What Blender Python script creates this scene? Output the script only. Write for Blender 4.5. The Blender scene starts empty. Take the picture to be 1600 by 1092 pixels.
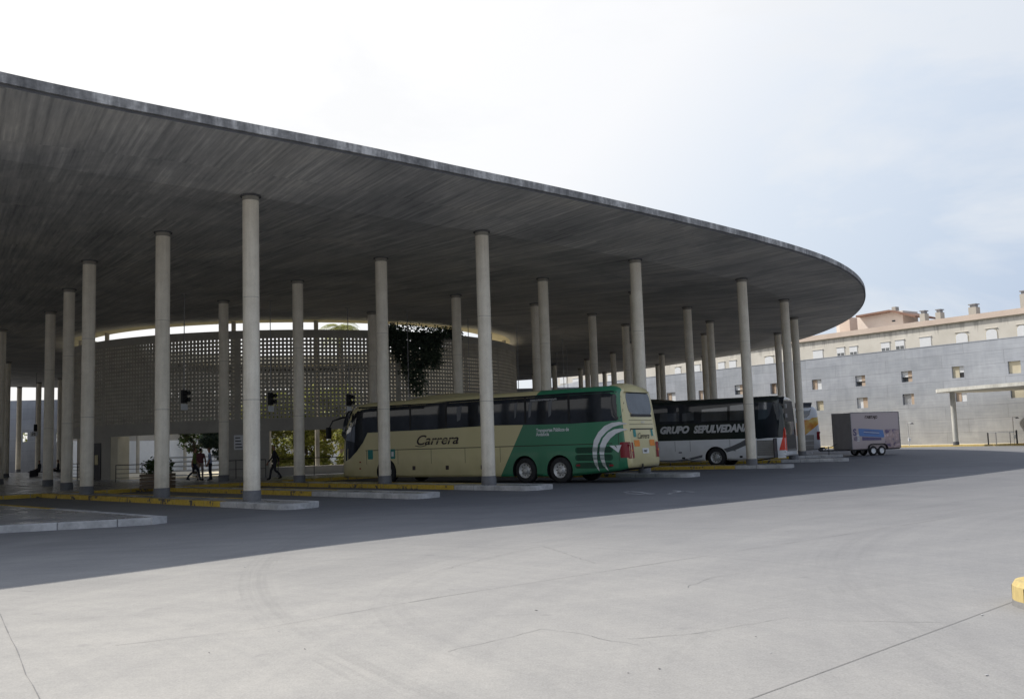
import bpy, bmesh, math, random
from mathutils import Vector, Matrix
from mathutils.bvhtree import BVHTree
random.seed(7)
R = math.radians
scn = bpy.context.scene
col = scn.collection
# ------------------------------------------------------------------ camera
FPX, PIT, ROL, CH = 1464.0, 0.099, -0.032, 1.65
cp, sp = math.cos(PIT), math.sin(PIT)
cF = Vector((0, cp, sp)); cR0 = Vector((1, 0, 0)); cU0 = cR0.cross(cF)
cR = math.cos(ROL)*cR0 + math.sin(ROL)*cU0
cU = -math.sin(ROL)*cR0 + math.cos(ROL)*cU0
cam = bpy.data.cameras.new('camera'); co = bpy.data.objects.new('camera', cam); col.objects.link(co)
M3 = Matrix((cR, cU, -cF)).transposed()
co.matrix_world = Matrix.Translation((0, 0, CH)) @ M3.to_4x4()
cam.sensor_width = 36; cam.lens = FPX/1600*36; cam.clip_end = 2000; cam.clip_start = .1
scn.camera = co

def ray(px, py):
    return cF + cR*((px-800)/FPX) + cU*((546-py)/FPX)
def gp(px, py, z=0.0):
    d = ray(px, py); s = (z-CH)/d.z
    return Vector((d.x*s, d.y*s, z))
def plane_pt(px, py, P0, n):
    d = ray(px, py); o = Vector((0, 0, CH)); n = Vector(n)
    return o + d*((Vector(P0)-o).dot(n)/d.dot(n))
def dep(px, py, y):
    d = ray(px, py); return Vector((0, 0, CH)) + d*(y/d.y)

# ------------------------------------------------------------------ materials
def newmat(name):
    m = bpy.data.materials.new(name); m.use_nodes = True
    nt = m.node_tree; b = nt.nodes['Principled BSDF']
    return m, nt, b
def N(nt, t, **kw):
    n = nt.nodes.new(t)
    for k, v in kw.items():
        if k.startswith('i_'):
            key = k[2:]
            n.inputs[int(key) if key.isdigit() else key.replace('_', ' ')].default_value = v
        else: setattr(n, k, v)
    return n
def L(nt, a, b): nt.links.new(a, b)
def ramp(nt, fac, stops, interp='LINEAR'):
    r = nt.nodes.new('ShaderNodeValToRGB'); r.color_ramp.interpolation = interp
    e = r.color_ramp.elements
    while len(e) > 1: e.remove(e[-1])
    e[0].position = stops[0][0]; c = stops[0][1]; e[0].color = (*c, 1) if len(c) == 3 else c
    for p, c in stops[1:]:
        x = e.new(p); x.color = (*c, 1) if len(c) == 3 else c
    L(nt, fac, r.inputs[0]); return r.outputs[0]
def math_(nt, op, a, b=None, c=None):
    n = nt.nodes.new('ShaderNodeMath'); n.operation = op
    for i, v in enumerate((a, b, c)):
        if v is None: continue
        if isinstance(v, (int, float)): n.inputs[i].default_value = v
        else: L(nt, v, n.inputs[i])
    return n.outputs[0]
def mixc(nt, f, a, b, mode='MIX'):
    n = nt.nodes.new('ShaderNodeMix'); n.data_type = 'RGBA'; n.blend_type = mode
    for s, v in ((n.inputs[0], f), (n.inputs[6], a), (n.inputs[7], b)):
        if isinstance(v, (int, float)): s.default_value = v
        elif isinstance(v, tuple): s.default_value = (*v[:3], 1)
        else: L(nt, v, s)
    return n.outputs[2]
def coords(nt, kind='Object', scale=(1, 1, 1), rot=(0, 0, 0)):
    t = nt.nodes.new('ShaderNodeTexCoord'); mp = nt.nodes.new('ShaderNodeMapping')
    mp.inputs['Scale'].default_value = scale; mp.inputs['Rotation'].default_value = rot
    L(nt, t.outputs[kind], mp.inputs[0]); return mp.outputs[0]
def geo_pos(nt, scale=(1, 1, 1)):
    g = nt.nodes.new('ShaderNodeNewGeometry'); mp = nt.nodes.new('ShaderNodeMapping')
    mp.inputs['Scale'].default_value = scale
    L(nt, g.outputs['Position'], mp.inputs[0]); return mp.outputs[0]
def noise(nt, vec, scale, detail=4, rough=.55, dist=0):
    n = N(nt, 'ShaderNodeTexNoise'); n.inputs['Scale'].default_value = scale
    n.inputs['Detail'].default_value = detail; n.inputs['Roughness'].default_value = rough
    n.inputs['Distortion'].default_value = dist
    L(nt, vec, n.inputs['Vector']); return n.outputs['Fac']
def bump(nt, b, h, s=.3, d=.02):
    n = N(nt, 'ShaderNodeBump'); n.inputs['Strength'].default_value = s; n.inputs['Distance'].default_value = d
    L(nt, h, n.inputs['Height']); L(nt, n.outputs[0], b.inputs['Normal'])

def mottled(name, c1, c2, scale=3, rough=.8, stretch=(1, 1, 1), bs=.15, spec=.3, metallic=0, detail=5):
    m, nt, b = newmat(name)
    v = coords(nt, 'Object', stretch)
    f = noise(nt, v, scale, detail); f2 = noise(nt, v, scale*7, 3)
    ff = math_(nt, 'ADD', math_(nt, 'MULTIPLY', f, .7), math_(nt, 'MULTIPLY', f2, .3))
    c = ramp(nt, ff, [(.32, c1), (.68, c2)])
    L(nt, c, b.inputs['Base Color']); b.inputs['Roughness'].default_value = rough
    b.inputs['Specular IOR Level'].default_value = spec; b.inputs['Metallic'].default_value = metallic
    if bs: bump(nt, b, f2, bs, .01)
    return m
def plain(name, c, rough=.5, metallic=0, spec=.4):
    return mottled(name, tuple(x*.88 for x in c), tuple(min(1, x*1.08) for x in c), 2.5, rough, bs=0, spec=spec, metallic=metallic)

MT = {}
# asphalt
def mk_ground():
    m, nt, b = newmat('asphalt_light')
    P = geo_pos(nt)
    big = noise(nt, P, .09, 4, .55, .6)
    mid = noise(nt, P, .55, 5, .6, .4)
    fine = noise(nt, P, 55, 2, .7)
    fine2 = noise(nt, P, 14, 3, .6)
    # streaks left by turning tyres: bands around two centres
    def arcs(cx, cy, sc, seed):
        mp = N(nt, 'ShaderNodeMapping'); mp.inputs['Location'].default_value = (-cx, -cy, 0)
        g = nt.nodes.new('ShaderNodeNewGeometry'); L(nt, g.outputs['Position'], mp.inputs[0])
        ln = N(nt, 'ShaderNodeVectorMath', operation='LENGTH'); L(nt, mp.outputs[0], ln.inputs[0])
        sx = N(nt, 'ShaderNodeSeparateXYZ'); L(nt, mp.outputs[0], sx.inputs[0])
        an = math_(nt, 'ARCTAN2', sx.outputs[1], sx.outputs[0])
        cb = N(nt, 'ShaderNodeCombineXYZ'); L(nt, math_(nt, 'MULTIPLY', ln.outputs['Value'], sc), cb.inputs[0])
        L(nt, math_(nt, 'MULTIPLY', an, 1.3), cb.inputs[1]); cb.inputs[2].default_value = seed
        return noise(nt, cb.outputs[0], 1.0, 4, .62)
    a1 = arcs(-14, 52, 2.3, 3.1); a2 = arcs(26, 2, 3.2, 8.2); a3 = arcs(-9, 3, 5, 1.3)
    v = math_(nt, 'ADD', math_(nt, 'MULTIPLY', big, .34), math_(nt, 'MULTIPLY', mid, .16))
    v = math_(nt, 'ADD', v, math_(nt, 'MULTIPLY', a1, .18))
    v = math_(nt, 'ADD', v, math_(nt, 'MULTIPLY', a2, .16))
    v = math_(nt, 'ADD', v, math_(nt, 'MULTIPLY', a3, .16))
    c = ramp(nt, v, [(.38, (.235, .232, .229)), (.47, (.268, .264, .259)), (.53, (.290, .285, .277)), (.62, (.322, .314, .302))])
    # lighter towards the left front, darker and bluer to the right and far
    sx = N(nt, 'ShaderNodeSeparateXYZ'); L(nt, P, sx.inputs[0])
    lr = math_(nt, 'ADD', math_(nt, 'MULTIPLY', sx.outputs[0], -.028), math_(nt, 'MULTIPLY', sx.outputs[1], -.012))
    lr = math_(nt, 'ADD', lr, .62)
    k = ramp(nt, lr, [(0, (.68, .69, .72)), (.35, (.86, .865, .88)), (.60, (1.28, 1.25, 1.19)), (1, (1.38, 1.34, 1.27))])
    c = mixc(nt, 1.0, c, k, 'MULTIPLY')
    # canopy shade put into the colour: darker and bluer inside the roof's radius
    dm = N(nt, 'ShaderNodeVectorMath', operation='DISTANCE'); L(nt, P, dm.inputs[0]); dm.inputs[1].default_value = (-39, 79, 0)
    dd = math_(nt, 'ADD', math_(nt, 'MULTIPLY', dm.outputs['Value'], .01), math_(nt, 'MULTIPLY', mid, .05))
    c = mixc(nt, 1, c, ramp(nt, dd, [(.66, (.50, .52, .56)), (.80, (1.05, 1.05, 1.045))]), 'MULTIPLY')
    # tyre arcs: thin dark bands on circles through three points of the yard
    def circ3(a, b_, c_):
        ax, ay, bx, by, cx_, cy_ = a[0], a[1], b_[0], b_[1], c_[0], c_[1]
        d = 2*(ax*(by-cy_)+bx*(cy_-ay)+cx_*(ay-by))
        ux = ((ax*ax+ay*ay)*(by-cy_)+(bx*bx+by*by)*(cy_-ay)+(cx_*cx_+cy_*cy_)*(ay-by))/d
        uy = ((ax*ax+ay*ay)*(cx_-bx)+(bx*bx+by*by)*(ax-cx_)+(cx_*cx_+cy_*cy_)*(bx-ax))/d
        return ux, uy, math.hypot(ax-ux, ay-uy)
    for pts, wd, st_ in (((( 402, 882), (398, 935), (520, 1030)), .45, .30), (((1060, 1000), (1250, 930), (1420, 905)), .5, .16), (((640, 905), (610, 960), (700, 1010)), .6, .15), (((1300, 860), (1500, 800), (1590, 790)), .8, .2)):
        ux_, uy_, rr_ = circ3(*[gp(*p) for p in pts])
        dn = N(nt, 'ShaderNodeVectorMath', operation='DISTANCE'); L(nt, P, dn.inputs[0]); dn.inputs[1].default_value = (ux_, uy_, 0)
        off = math_(nt, 'SUBTRACT', dn.outputs['Value'], rr_)
        band = math_(nt, 'SUBTRACT', 1.0, math_(nt, 'DIVIDE', math_(nt, 'ABSOLUTE', off), wd)); band = math_(nt, 'MAXIMUM', band, 0)
        cb = N(nt, 'ShaderNodeCombineXYZ'); L(nt, math_(nt, 'MULTIPLY', off, 9), cb.inputs[0]); L(nt, math_(nt, 'MULTIPLY', mid, 1.2), cb.inputs[1])
        ln_ = noise(nt, cb.outputs[0], 1.0, 3, .6)
        kk = math_(nt, 'MULTIPLY', math_(nt, 'MULTIPLY', band, ramp(nt, ln_, [(.42, (0, 0, 0)), (.60, (1, 1, 1))])), ramp(nt, mid, [(.38, (0, 0, 0)), (.55, (1, 1, 1))]))
        c = mixc(nt, math_(nt, 'MULTIPLY', kk, st_*.75), c, (.12, .12, .12))
    fs = ramp(nt, fine, [(.3, (.82, .82, .82)), (.7, (1.12, 1.12, 1.12))])
    c = mixc(nt, .8, c, fs, 'MULTIPLY')
    fs2 = ramp(nt, fine2, [(.3, (.93, .93, .93)), (.7, (1.05, 1.05, 1.05))])
    c = mixc(nt, .8, c, fs2, 'MULTIPLY')
    # oil spots
    sp_ = noise(nt, P, 1.7, 2, .5)
    so = ramp(nt, sp_, [(.70, (1, 1, 1)), (.76, (.72, .72, .74))])
    c = mixc(nt, .6, c, so, 'MULTIPLY')
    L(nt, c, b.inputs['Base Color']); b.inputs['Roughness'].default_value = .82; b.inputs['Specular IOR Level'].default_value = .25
    bump(nt, b, fine, .25, .01)
    return m
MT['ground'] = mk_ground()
MT['joint'] = mottled('joint_dark', (.17, .168, .165), (.25, .245, .24), 4, .9)
MT['paint_white_worn'] = mottled('worn_white_paint', (.30, .30, .30), (.5, .5, .5), 6, .8)
# polished platform floor
def mk_terrazzo():
    m, nt, b = newmat('polished_terrazzo'); P = geo_pos(nt)
    f = noise(nt, P, .5, 5); f2 = noise(nt, P, 30, 2)
    c = ramp(nt, f, [(.3, (.18, .18, .185)), (.7, (.28, .28, .28))])
    c = mixc(nt, .5, c, ramp(nt, f2, [(.3, (.8, .8, .8)), (.7, (1.15, 1.15, 1.15))]), 'MULTIPLY')
    L(nt, c, b.inputs['Base Color'])
    L(nt, ramp(nt, noise(nt, P, 1.2, 4), [(.3, (.16, .16, .16)), (.7, (.42, .42, .42))]), b.inputs['Roughness'])
    return m
MT['terrazzo'] = mk_terrazzo()
MT['kerb_stone'] = mottled('pale_kerb_stone', (.28, .28, .28), (.56, .555, .55), 1.7, .85, bs=.3)
def mk_yellow():
    m, nt, b = newmat('worn_yellow_paint'); P = geo_pos(nt)
    f = noise(nt, P, 1.4, 5, .65); f2 = noise(nt, P, 9, 3, .6)
    y = ramp(nt, f2, [(.3, (.42, .285, .03)), (.7, (.57, .395, .065))])
    w = ramp(nt, math_(nt, 'ADD', math_(nt, 'MULTIPLY', f, .75), math_(nt, 'MULTIPLY', f2, .25)), [(.395, (1, 1, 1)), (.445, (0, 0, 0))])
    c = mixc(nt, w, y, (.07, .07, .072)); L(nt, c, b.inputs['Base Color']); b.inputs['Roughness'].default_value = .75
    return m
MT['kerb_yellow'] = mk_yellow()
MT['yellow_clean'] = mottled('pale_yellow_paint', (.50, .36, .12), (.66, .52, .22), 2, .75)  # paler yellow without worn patches

MT['bumper'] = mottled('scuffed_yellow_paint', (.34, .27, .13), (.60, .47, .20), 5, .8, (1, 1, .35), .3)
CCX, CCY = -45.0, 76.0
def mk_soffit(name, dark=1.0, cx=CCX, cy=CCY):
    m, nt, b = newmat(name)
    g = nt.nodes.new('ShaderNodeNewGeometry'); mp = N(nt, 'ShaderNodeMapping'); mp.inputs['Location'].default_value = (-cx, -cy, 0)
    L(nt, g.outputs['Position'], mp.inputs[0])
    sx = N(nt, 'ShaderNodeSeparateXYZ'); L(nt, mp.outputs[0], sx.inputs[0])
    r = math_(nt, 'SQRT', math_(nt, 'ADD', math_(nt, 'POWER', sx.outputs[0], 2), math_(nt, 'POWER', sx.outputs[1], 2)))
    an = math_(nt, 'MULTIPLY', math_(nt, 'ARCTAN2', sx.outputs[1], sx.outputs[0]), 62)
    # board rings: every 2.4 m of radius the boards shift
    seg = math_(nt, 'FLOOR', math_(nt, 'DIVIDE', r, 3.1))
    def st(sa, sr, seed, useseg=True, dist=0):
        cb = N(nt, 'ShaderNodeCombineXYZ')
        L(nt, math_(nt, 'MULTIPLY', an, sa), cb.inputs[0]); L(nt, math_(nt, 'MULTIPLY', r, sr), cb.inputs[1])
        if useseg: L(nt, math_(nt, 'ADD', math_(nt, 'MULTIPLY', seg, 7.3), seed), cb.inputs[2])
        else: cb.inputs[2].default_value = seed
        return noise(nt, cb.outputs[0], 1, 3, .6, dist)
    a = st(7.5, .17, 1.1); b2 = st(1.6, .22, 5.7, False, .5); c2 = st(.16, .12, 9.1, False); d = st(11, 1.6, 3.3)
    v = math_(nt, 'ADD', math_(nt, 'MULTIPLY', a, .42), math_(nt, 'MULTIPLY', b2, .26))
    v = math_(nt, 'ADD', v, math_(nt, 'MULTIPLY', c2, .14)); v = math_(nt, 'ADD', v, math_(nt, 'MULTIPLY', d, .18))
    k = dark
    stn = noise(nt, mp.outputs[0], .22, 5, .6, .8)
    c = ramp(nt, v, [(.36, (.078*k, .077*k, .076*k)), (.46, (.126*k, .124*k, .119*k)), (.54, (.160*k, .156*k, .148*k)), (.64, (.225*k, .218*k, .203*k))])
    c = mixc(nt, .9, c, ramp(nt, stn, [(.36, (.74, .75, .77)), (.5, (1, 1, 1)), (.66, (1.16, 1.14, 1.10))]), 'MULTIPLY')
    L(nt, c, b.inputs['Base Color']); b.inputs['Roughness'].default_value = .75; b.inputs['Specular IOR Level'].default_value = .3
    bump(nt, b, a, .35, .02)
    return m
MT['soffit'] = mk_soffit('board_marked_concrete', 3.45)
MT['soffit_in'] = mk_soffit('board_marked_concrete_inner', 3.15)
MT['soffit_lip'] = mottled('bounce_tinted_rim', (.50, .44, .28), (.66, .60, .42), 1.2, .8, (1, 1, 1))  # soffit rim yellowed and lightened: courtyard bounce light put into the colour
def mk_fascia():
    m, nt, b = newmat('weathered_fascia_concrete'); 
    P = geo_pos(nt, (2.2, 2.2, .25)); f = noise(nt, P, 1.3, 5, .65)
    P2 = geo_pos(nt); f2 = noise(nt, P2, .6, 4); f3 = noise(nt, P2, 9, 3)
    v = math_(nt, 'ADD', math_(nt, 'MULTIPLY', f, .5), math_(nt, 'ADD', math_(nt, 'MULTIPLY', f2, .3), math_(nt, 'MULTIPLY', f3, .2)))
    c = ramp(nt, v, [(.36, (.10, .10, .10)), (.5, (.26, .255, .25)), (.62, (.58, .57, .55))])
    L(nt, c, b.inputs['Base Color']); b.inputs['Roughness'].default_value = .9
    return m
MT['fascia'] = mk_fascia()
def mk_column():
    m, nt, b = newmat('cream_painted_concrete'); P = coords(nt, 'Object')
    f = noise(nt, P, 2.2, 5, .6); f2 = noise(nt, coords(nt, 'Object', (5, 5, .35)), 1.5, 4)
    f3 = noise(nt, P, 26, 2)
    c = ramp(nt, math_(nt, 'ADD', math_(nt, 'MULTIPLY', f, .5), math_(nt, 'MULTIPLY', f2, .5)), [(.35, (.66, .60, .49)), (.62, (.83, .765, .64))])
    c = mixc(nt, .6, c, ramp(nt, f3, [(.25, (.8, .8, .8)), (.5, (1, 1, 1))]), 'MULTIPLY')
    sx = N(nt, 'ShaderNodeSeparateXYZ'); L(nt, P, sx.inputs[0])
    z = sx.outputs[2]
    # formwork joint ring at 3.05 m
    j = math_(nt, 'LESS_THAN', math_(nt, 'ABSOLUTE', math_(nt, 'SUBTRACT', z, 3.05)), .012)
    j2 = math_(nt, 'LESS_THAN', math_(nt, 'ABSOLUTE', math_(nt, 'SUBTRACT', z, 6.2)), .009)
    jj = math_(nt, 'MULTIPLY', math_(nt, 'MAXIMUM', j, j2), .5)
    c = mixc(nt, jj, c, (.12, .115, .11))
    # grime up from the base
    gr = ramp(nt, math_(nt, 'ADD', math_(nt, 'MULTIPLY', z, .5), math_(nt, 'MULTIPLY', f, .8)), [(.45, (.72, .71, .70)), (.95, (1, 1, 1))])
    c = mixc(nt, .7, c, gr, 'MULTIPLY')
    L(nt, c, b.inputs['Base Color']); b.inputs['Roughness'].default_value = .6
    bump(nt, b, f3, .12, .01)
    return m
MT['column'] = mk_column()
MT['col_base'] = mottled('grey_painted_base', (.11, .11, .115), (.17, .17, .175), 4, .6)
MT['col_neck'] = mottled('shade_toned_neck_concrete', (.24, .225, .19), (.34, .32, .28), 4, .8)  # neck darker than the shaft: shade under the soffit put into the colour
MT['col_cap'] = mottled('black_bearing_plate', (.09, .09, .095), (.13, .13, .135), 4, .7)
MT['drum'] = mottled('brown_grey_concrete', (.34, .315, .27), (.46, .43, .37), 1.2, .85)
MT['drum_band'] = mottled('smooth_grey_concrete', (.33, .31, .275), (.42, .395, .35), .8, .8)
MT['cream_wall'] = mottled('cream_render', (.55, .50, .38), (.66, .61, .48), 1.5, .85)
MT['pale_wall'] = mottled('pale_panels', (.62, .64, .66), (.74, .76, .78), .8, .7)
MT['dark_metal'] = mottled('dark_painted_metal', (.03, .03, .032), (.055, .055, .058), 5, .5, metallic=.3)
MT['grey_metal'] = mottled('grey_metal', (.20, .20, .21), (.32, .32, .33), 5, .45, metallic=.5)
MT['white_metal'] = mottled('white_enamel', (.66, .66, .66), (.8, .8, .8), 4, .4)
MT['tyre'] = mottled('tyre_rubber', (.018, .018, .019), (.035, .035, .036), 8, .85)
MT['black'] = mottled('black_plastic', (.012, .012, .013), (.024, .024, .026), 6, .5)
MT['rim'] = mottled('brushed_wheel_steel', (.40, .40, .39), (.60, .60, .58), 6, .35, metallic=.25)
MT['soil_wood'] = mottled('brown_timber', (.10, .075, .05), (.17, .125, .085), 2, .7, (1, 1, 8))
MT['light_floor'] = mottled('sandy_paving', (.55, .48, .34), (.68, .60, .44), .6, .85)

def mk_glass(name, tint=(.012, .014, .018), rough=.04):
    m, nt, b = newmat(name)
    v = coords(nt, 'Object', (.7, .7, .5)); f = noise(nt, v, 1.1, 3)
    c = ramp(nt, f, [(.35, tint), (.7, tuple(t*2.6 for t in tint))]); L(nt, c, b.inputs['Base Color'])
    b.inputs['Roughness'].default_value = rough; b.inputs['Specular IOR Level'].default_value = .38
    w = noise(nt, coords(nt, 'Object'), .9, 2); bump(nt, b, w, .05, .03)
    return m
MT['glass'] = mk_glass('tinted_window_glass')
MT['glass_clear'] = mk_glass('curved_rear_glass', (.05, .055, .06), .03)
MT['glass_clear'].node_tree.nodes['Principled BSDF'].inputs['Specular IOR Level'].default_value = 1.0
MT['glass_sky'] = mk_glass('mirror_tinted_glass', (.03, .035, .045), .03)
MT['glass_sky'].node_tree.nodes['Principled BSDF'].inputs['Specular IOR Level'].default_value = 1.0
MT['glass_sky'].node_tree.nodes['Principled BSDF'].inputs['Coat Weight'].default_value = .6

def paint(name, fn, rough=.28):
    """fn(nt, x, y, z, noise) -> colour socket"""
    m, nt, b = newmat(name); v = coords(nt, 'Object'); sx = N(nt, 'ShaderNodeSeparateXYZ'); L(nt, v, sx.inputs[0])
    f = noise(nt, v, 1.5, 4)
    c = fn(nt, sx.outputs[0], sx.outputs[1], sx.outputs[2], f)
    dirt = math_(nt, 'ADD', math_(nt, 'MULTIPLY', sx.outputs[2], .55), math_(nt, 'MULTIPLY', f, .6))
    c = mixc(nt, .75, c, ramp(nt, dirt, [(.40, (.62, .60, .56)), (.95, (1, 1, 1))]), 'MULTIPLY')
    L(nt, c, b.inputs['Base Color']); b.inputs['Roughness'].default_value = rough
    b.inputs['Coat Weight'].default_value = .25
    return m
CREAM = (.62, .55, .30); GREEN = (.032, .19, .10)
def fn_bus1(nt, x, y, z, f):
    lim = math_(nt, 'ADD', math_(nt, 'MULTIPLY', z, -.588), 6.27)
    g = math_(nt, 'MULTIPLY', math_(nt, 'LESS_THAN', x, lim), math_(nt, 'GREATER_THAN', math_(nt, 'SUBTRACT', x, math_(nt, 'MULTIPLY', z, .09)), .05))
    side = math_(nt, 'MULTIPLY', g, math_(nt, 'GREATER_THAN', math_(nt, 'ABSOLUTE', y), 1.02))
    return mixc(nt, side, CREAM, GREEN)
MT['bus1'] = paint('cream_and_green_coach_paint', fn_bus1)
def fn_bus2(nt, x, y, z, f):
    k = math_(nt, 'GREATER_THAN', z, 1.47)
    return mixc(nt, k, (.86, .87, .89), (.020, .027, .025))
MT['bus2'] = paint('black_over_white_coach_paint', fn_bus2, .22)
def fn_bus3(nt, x, y, z, f):
    # diagonal orange flame panel sweeping down towards the middle of the coach
    up = math_(nt, 'ADD', z, math_(nt, 'ADD', math_(nt, 'MULTIPLY', x, .30), math_(nt, 'MULTIPLY', f, .5)))
    lo = math_(nt, 'ADD', z, math_(nt, 'MULTIPLY', x, .75))
    m = math_(nt, 'MULTIPLY', math_(nt, 'LESS_THAN', up, 3.15), math_(nt, 'GREATER_THAN', lo, 2.35))
    m = math_(nt, 'MULTIPLY', m, math_(nt, 'GREATER_THAN', z, 1.5))
    o = ramp(nt, f, [(.35, (.62, .16, .02)), (.5, (.75, .38, .05)), (.65, (.80, .62, .20))])
    return mixc(nt, m, (.72, .74, .78), o)
MT['bus3'] = paint('white_coach_paint_with_orange_flame', fn_bus3, .3)
def mk_trailer():
    def fn(nt, x, y, z, f):
        # printed advertising: pinkish grey sheet with blurred pale and dark shapes at the right end
        v = coords(nt, 'Object', (1.0, .3, 1.3)); n1 = noise(nt, v, 2.1, 3, .5, .8)
        on = math_(nt, 'GREATER_THAN', x, 2.75)
        on = math_(nt, 'MULTIPLY', on, math_(nt, 'LESS_THAN', z, 1.75)); on = math_(nt, 'MULTIPLY', on, math_(nt, 'LESS_THAN', y, .02))
        pat = ramp(nt, n1, [(.36, (.12, .08, .16)), (.45, (.36, .28, .29)), (.55, (.42, .30, .28)), (.66, (.62, .48, .50))])
        return mixc(nt, on, (.45, .375, .37), pat)
    return paint('pinkish_grey_trailer_sheet', fn, .5)
MT['trailer'] = mk_trailer()
for nm, c, r_ in (('logo_white', (.72, .74, .76), .4), ('text_dark', (.05, .035, .03), .5), ('text_silver', (.62, .62, .62), .35),
                ('red_lamp', (.22, .012, .02), .2), ('orange_plate', (.75, .24, .03), .5), ('plate_white', (.7, .7, .66), .5),
                ('teal', (.02, .22, .20), .4), ('seam', (.04, .04, .03), .7), ('seam_white', (.18, .18, .19), .7),
                ('grille_green', (.012, .085, .045), .6), ('swoosh_grey', (.14, .145, .155), .4), ('red_bright', (.75, .06, .03), .4),
                ('ad_blue', (.12, .22, .46), .6), ('ad_navy', (.13, .11, .20), .6), ('sign_white', (.7, .71, .72), .6),
                ('trailer_end', (.36, .34, .345), .7), ('inner_metal', (.34, .33, .31), .5), ('sign_cream', (.60, .52, .30), .6)):
    MT[nm] = plain(nm, c, r_)
for nm, c in (('skin', (.30, .17, .11)), ('hair', (.02, .016, .012)), ('cloth_green', (.13, .16, .045)), ('cloth_navy', (.02, .022, .035)),
              ('cloth_red', (.14, .05, .055)), ('cloth_blue', (.28, .33, .45)), ('cloth_dark', (.03, .03, .034)), ('cloth_tan', (.30, .24, .20)),
              ('shoe', (.015, .014, .013))):
    MT[nm] = mottled(nm, tuple(x*.85 for x in c), tuple(x*1.15 for x in c), 6, .85)
def mk_leaf(name, c1, c2, c3):
    m, nt, b = newmat(name); g = nt.nodes.new('ShaderNodeNewGeometry')
    c = ramp(nt, g.outputs['Random Per Island'], [(0, c1), (.5, c2), (1, c3)])
    big = noise(nt, geo_pos(nt), .8, 3); c = mixc(nt, .8, c, ramp(nt, big, [(.35, (.6, .6, .6)), (.65, (1.25, 1.25, 1.2))]), 'MULTIPLY')
    L(nt, c, b.inputs['Base Color']); b.inputs['Roughness'].default_value = .5
    t = N(nt, 'ShaderNodeBsdfTranslucent'); L(nt, c, t.inputs[0]); mx = N(nt, 'ShaderNodeMixShader'); mx.inputs[0].default_value = .45
    L(nt, b.outputs[0], mx.inputs[1]); L(nt, t.outputs[0], mx.inputs[2]); L(nt, mx.outputs[0], nt.nodes['Material Output'].inputs[0])
    return m
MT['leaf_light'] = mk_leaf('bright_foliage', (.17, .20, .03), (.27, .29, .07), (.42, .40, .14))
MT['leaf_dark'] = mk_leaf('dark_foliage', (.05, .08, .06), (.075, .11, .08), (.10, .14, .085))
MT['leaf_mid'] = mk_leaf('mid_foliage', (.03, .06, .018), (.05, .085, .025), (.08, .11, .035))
MT['bark'] = mottled('grey_brown_bark', (.08, .065, .05), (.15, .12, .09), 3, .9, (4, 4, .6), .5)
# perimeter wall
def mk_wall(name, ang, base=1.0):
    m, nt, b = newmat(name)
    g = nt.nodes.new('ShaderNodeNewGeometry'); mp = N(nt, 'ShaderNodeMapping'); mp.inputs['Rotation'].default_value = (0, 0, -ang)
    L(nt, g.outputs['Position'], mp.inputs[0]); sx = N(nt, 'ShaderNodeSeparateXYZ'); L(nt, mp.outputs[0], sx.inputs[0])
    u, z = sx.outputs[0], sx.outputs[2]
    cb = N(nt, 'ShaderNodeCombineXYZ'); L(nt, u, cb.inputs[0]); L(nt, z, cb.inputs[1])
    br = N(nt, 'ShaderNodeTexBrick'); L(nt, cb.outputs[0], br.inputs['Vector'])
    br.inputs['Scale'].default_value = 1; br.inputs['Brick Width'].default_value = 6.2; br.inputs['Row Height'].default_value = 1.27
    br.inputs['Mortar Size'].default_value = .022; br.inputs['Mortar Smooth'].default_value = .3; br.offset = .37
    br.inputs['Color1'].default_value = (.30*base, .32*base, .345*base, 1); br.inputs['Color2'].default_value = (.345*base, .365*base, .395*base, 1)
    br.inputs['Mortar'].default_value = (.24*base, .25*base, .265*base, 1)
    c2 = N(nt, 'ShaderNodeCombineXYZ'); L(nt, math_(nt, 'MULTIPLY', u, .35), c2.inputs[0]); L(nt, math_(nt, 'MULTIPLY', z, 9), c2.inputs[1])
    lines = noise(nt, c2.outputs[0], 1, 4, .65)
    blot = noise(nt, geo_pos(nt), .45, 5, .6, .5)
    c3 = N(nt, 'ShaderNodeCombineXYZ'); L(nt, math_(nt, 'MULTIPLY', u, 2.4), c3.inputs[0]); L(nt, math_(nt, 'MULTIPLY', z, .3), c3.inputs[1])
    runs = noise(nt, c3.outputs[0], 1, 4, .6)
    c = mixc(nt, .55, br.outputs[0], ramp(nt, lines, [(.3, (.78, .78, .79)), (.7, (1.15, 1.15, 1.15))]), 'MULTIPLY')
    c = mixc(nt, .8, c, ramp(nt, blot, [(.3, (.86, .87, .88)), (.5, (1, 1, 1)), (.72, (1.2, 1.19, 1.17))]), 'MULTIPLY')
    c = mixc(nt, .4, c, ramp(nt, runs, [(.35, (.85, .85, .85)), (.7, (1.12, 1.12, 1.12))]), 'MULTIPLY')
    zz = ramp(nt, math_(nt, 'MULTIPLY', z, .1), [(0, (1.0, .94, .88)), (.35, (.98, .96, .94)), (.6, (1, 1, 1.02))])
    c = mixc(nt, 1, c, zz, 'MULTIPLY')
    L(nt, c, b.inputs['Base Color']); b.inputs['Roughness'].default_value = .85; bump(nt, b, lines, .2, .02)
    return m
WD = Vector((.571, -.821, 0)).normalized()          # direction of the right-hand wall
MT['wall'] = mk_wall('board_marked_grey_wall', math.atan2(WD.y, WD.x))
MT['wall_far'] = mk_wall('board_marked_grey_wall_far', R(8), .95)
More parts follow.
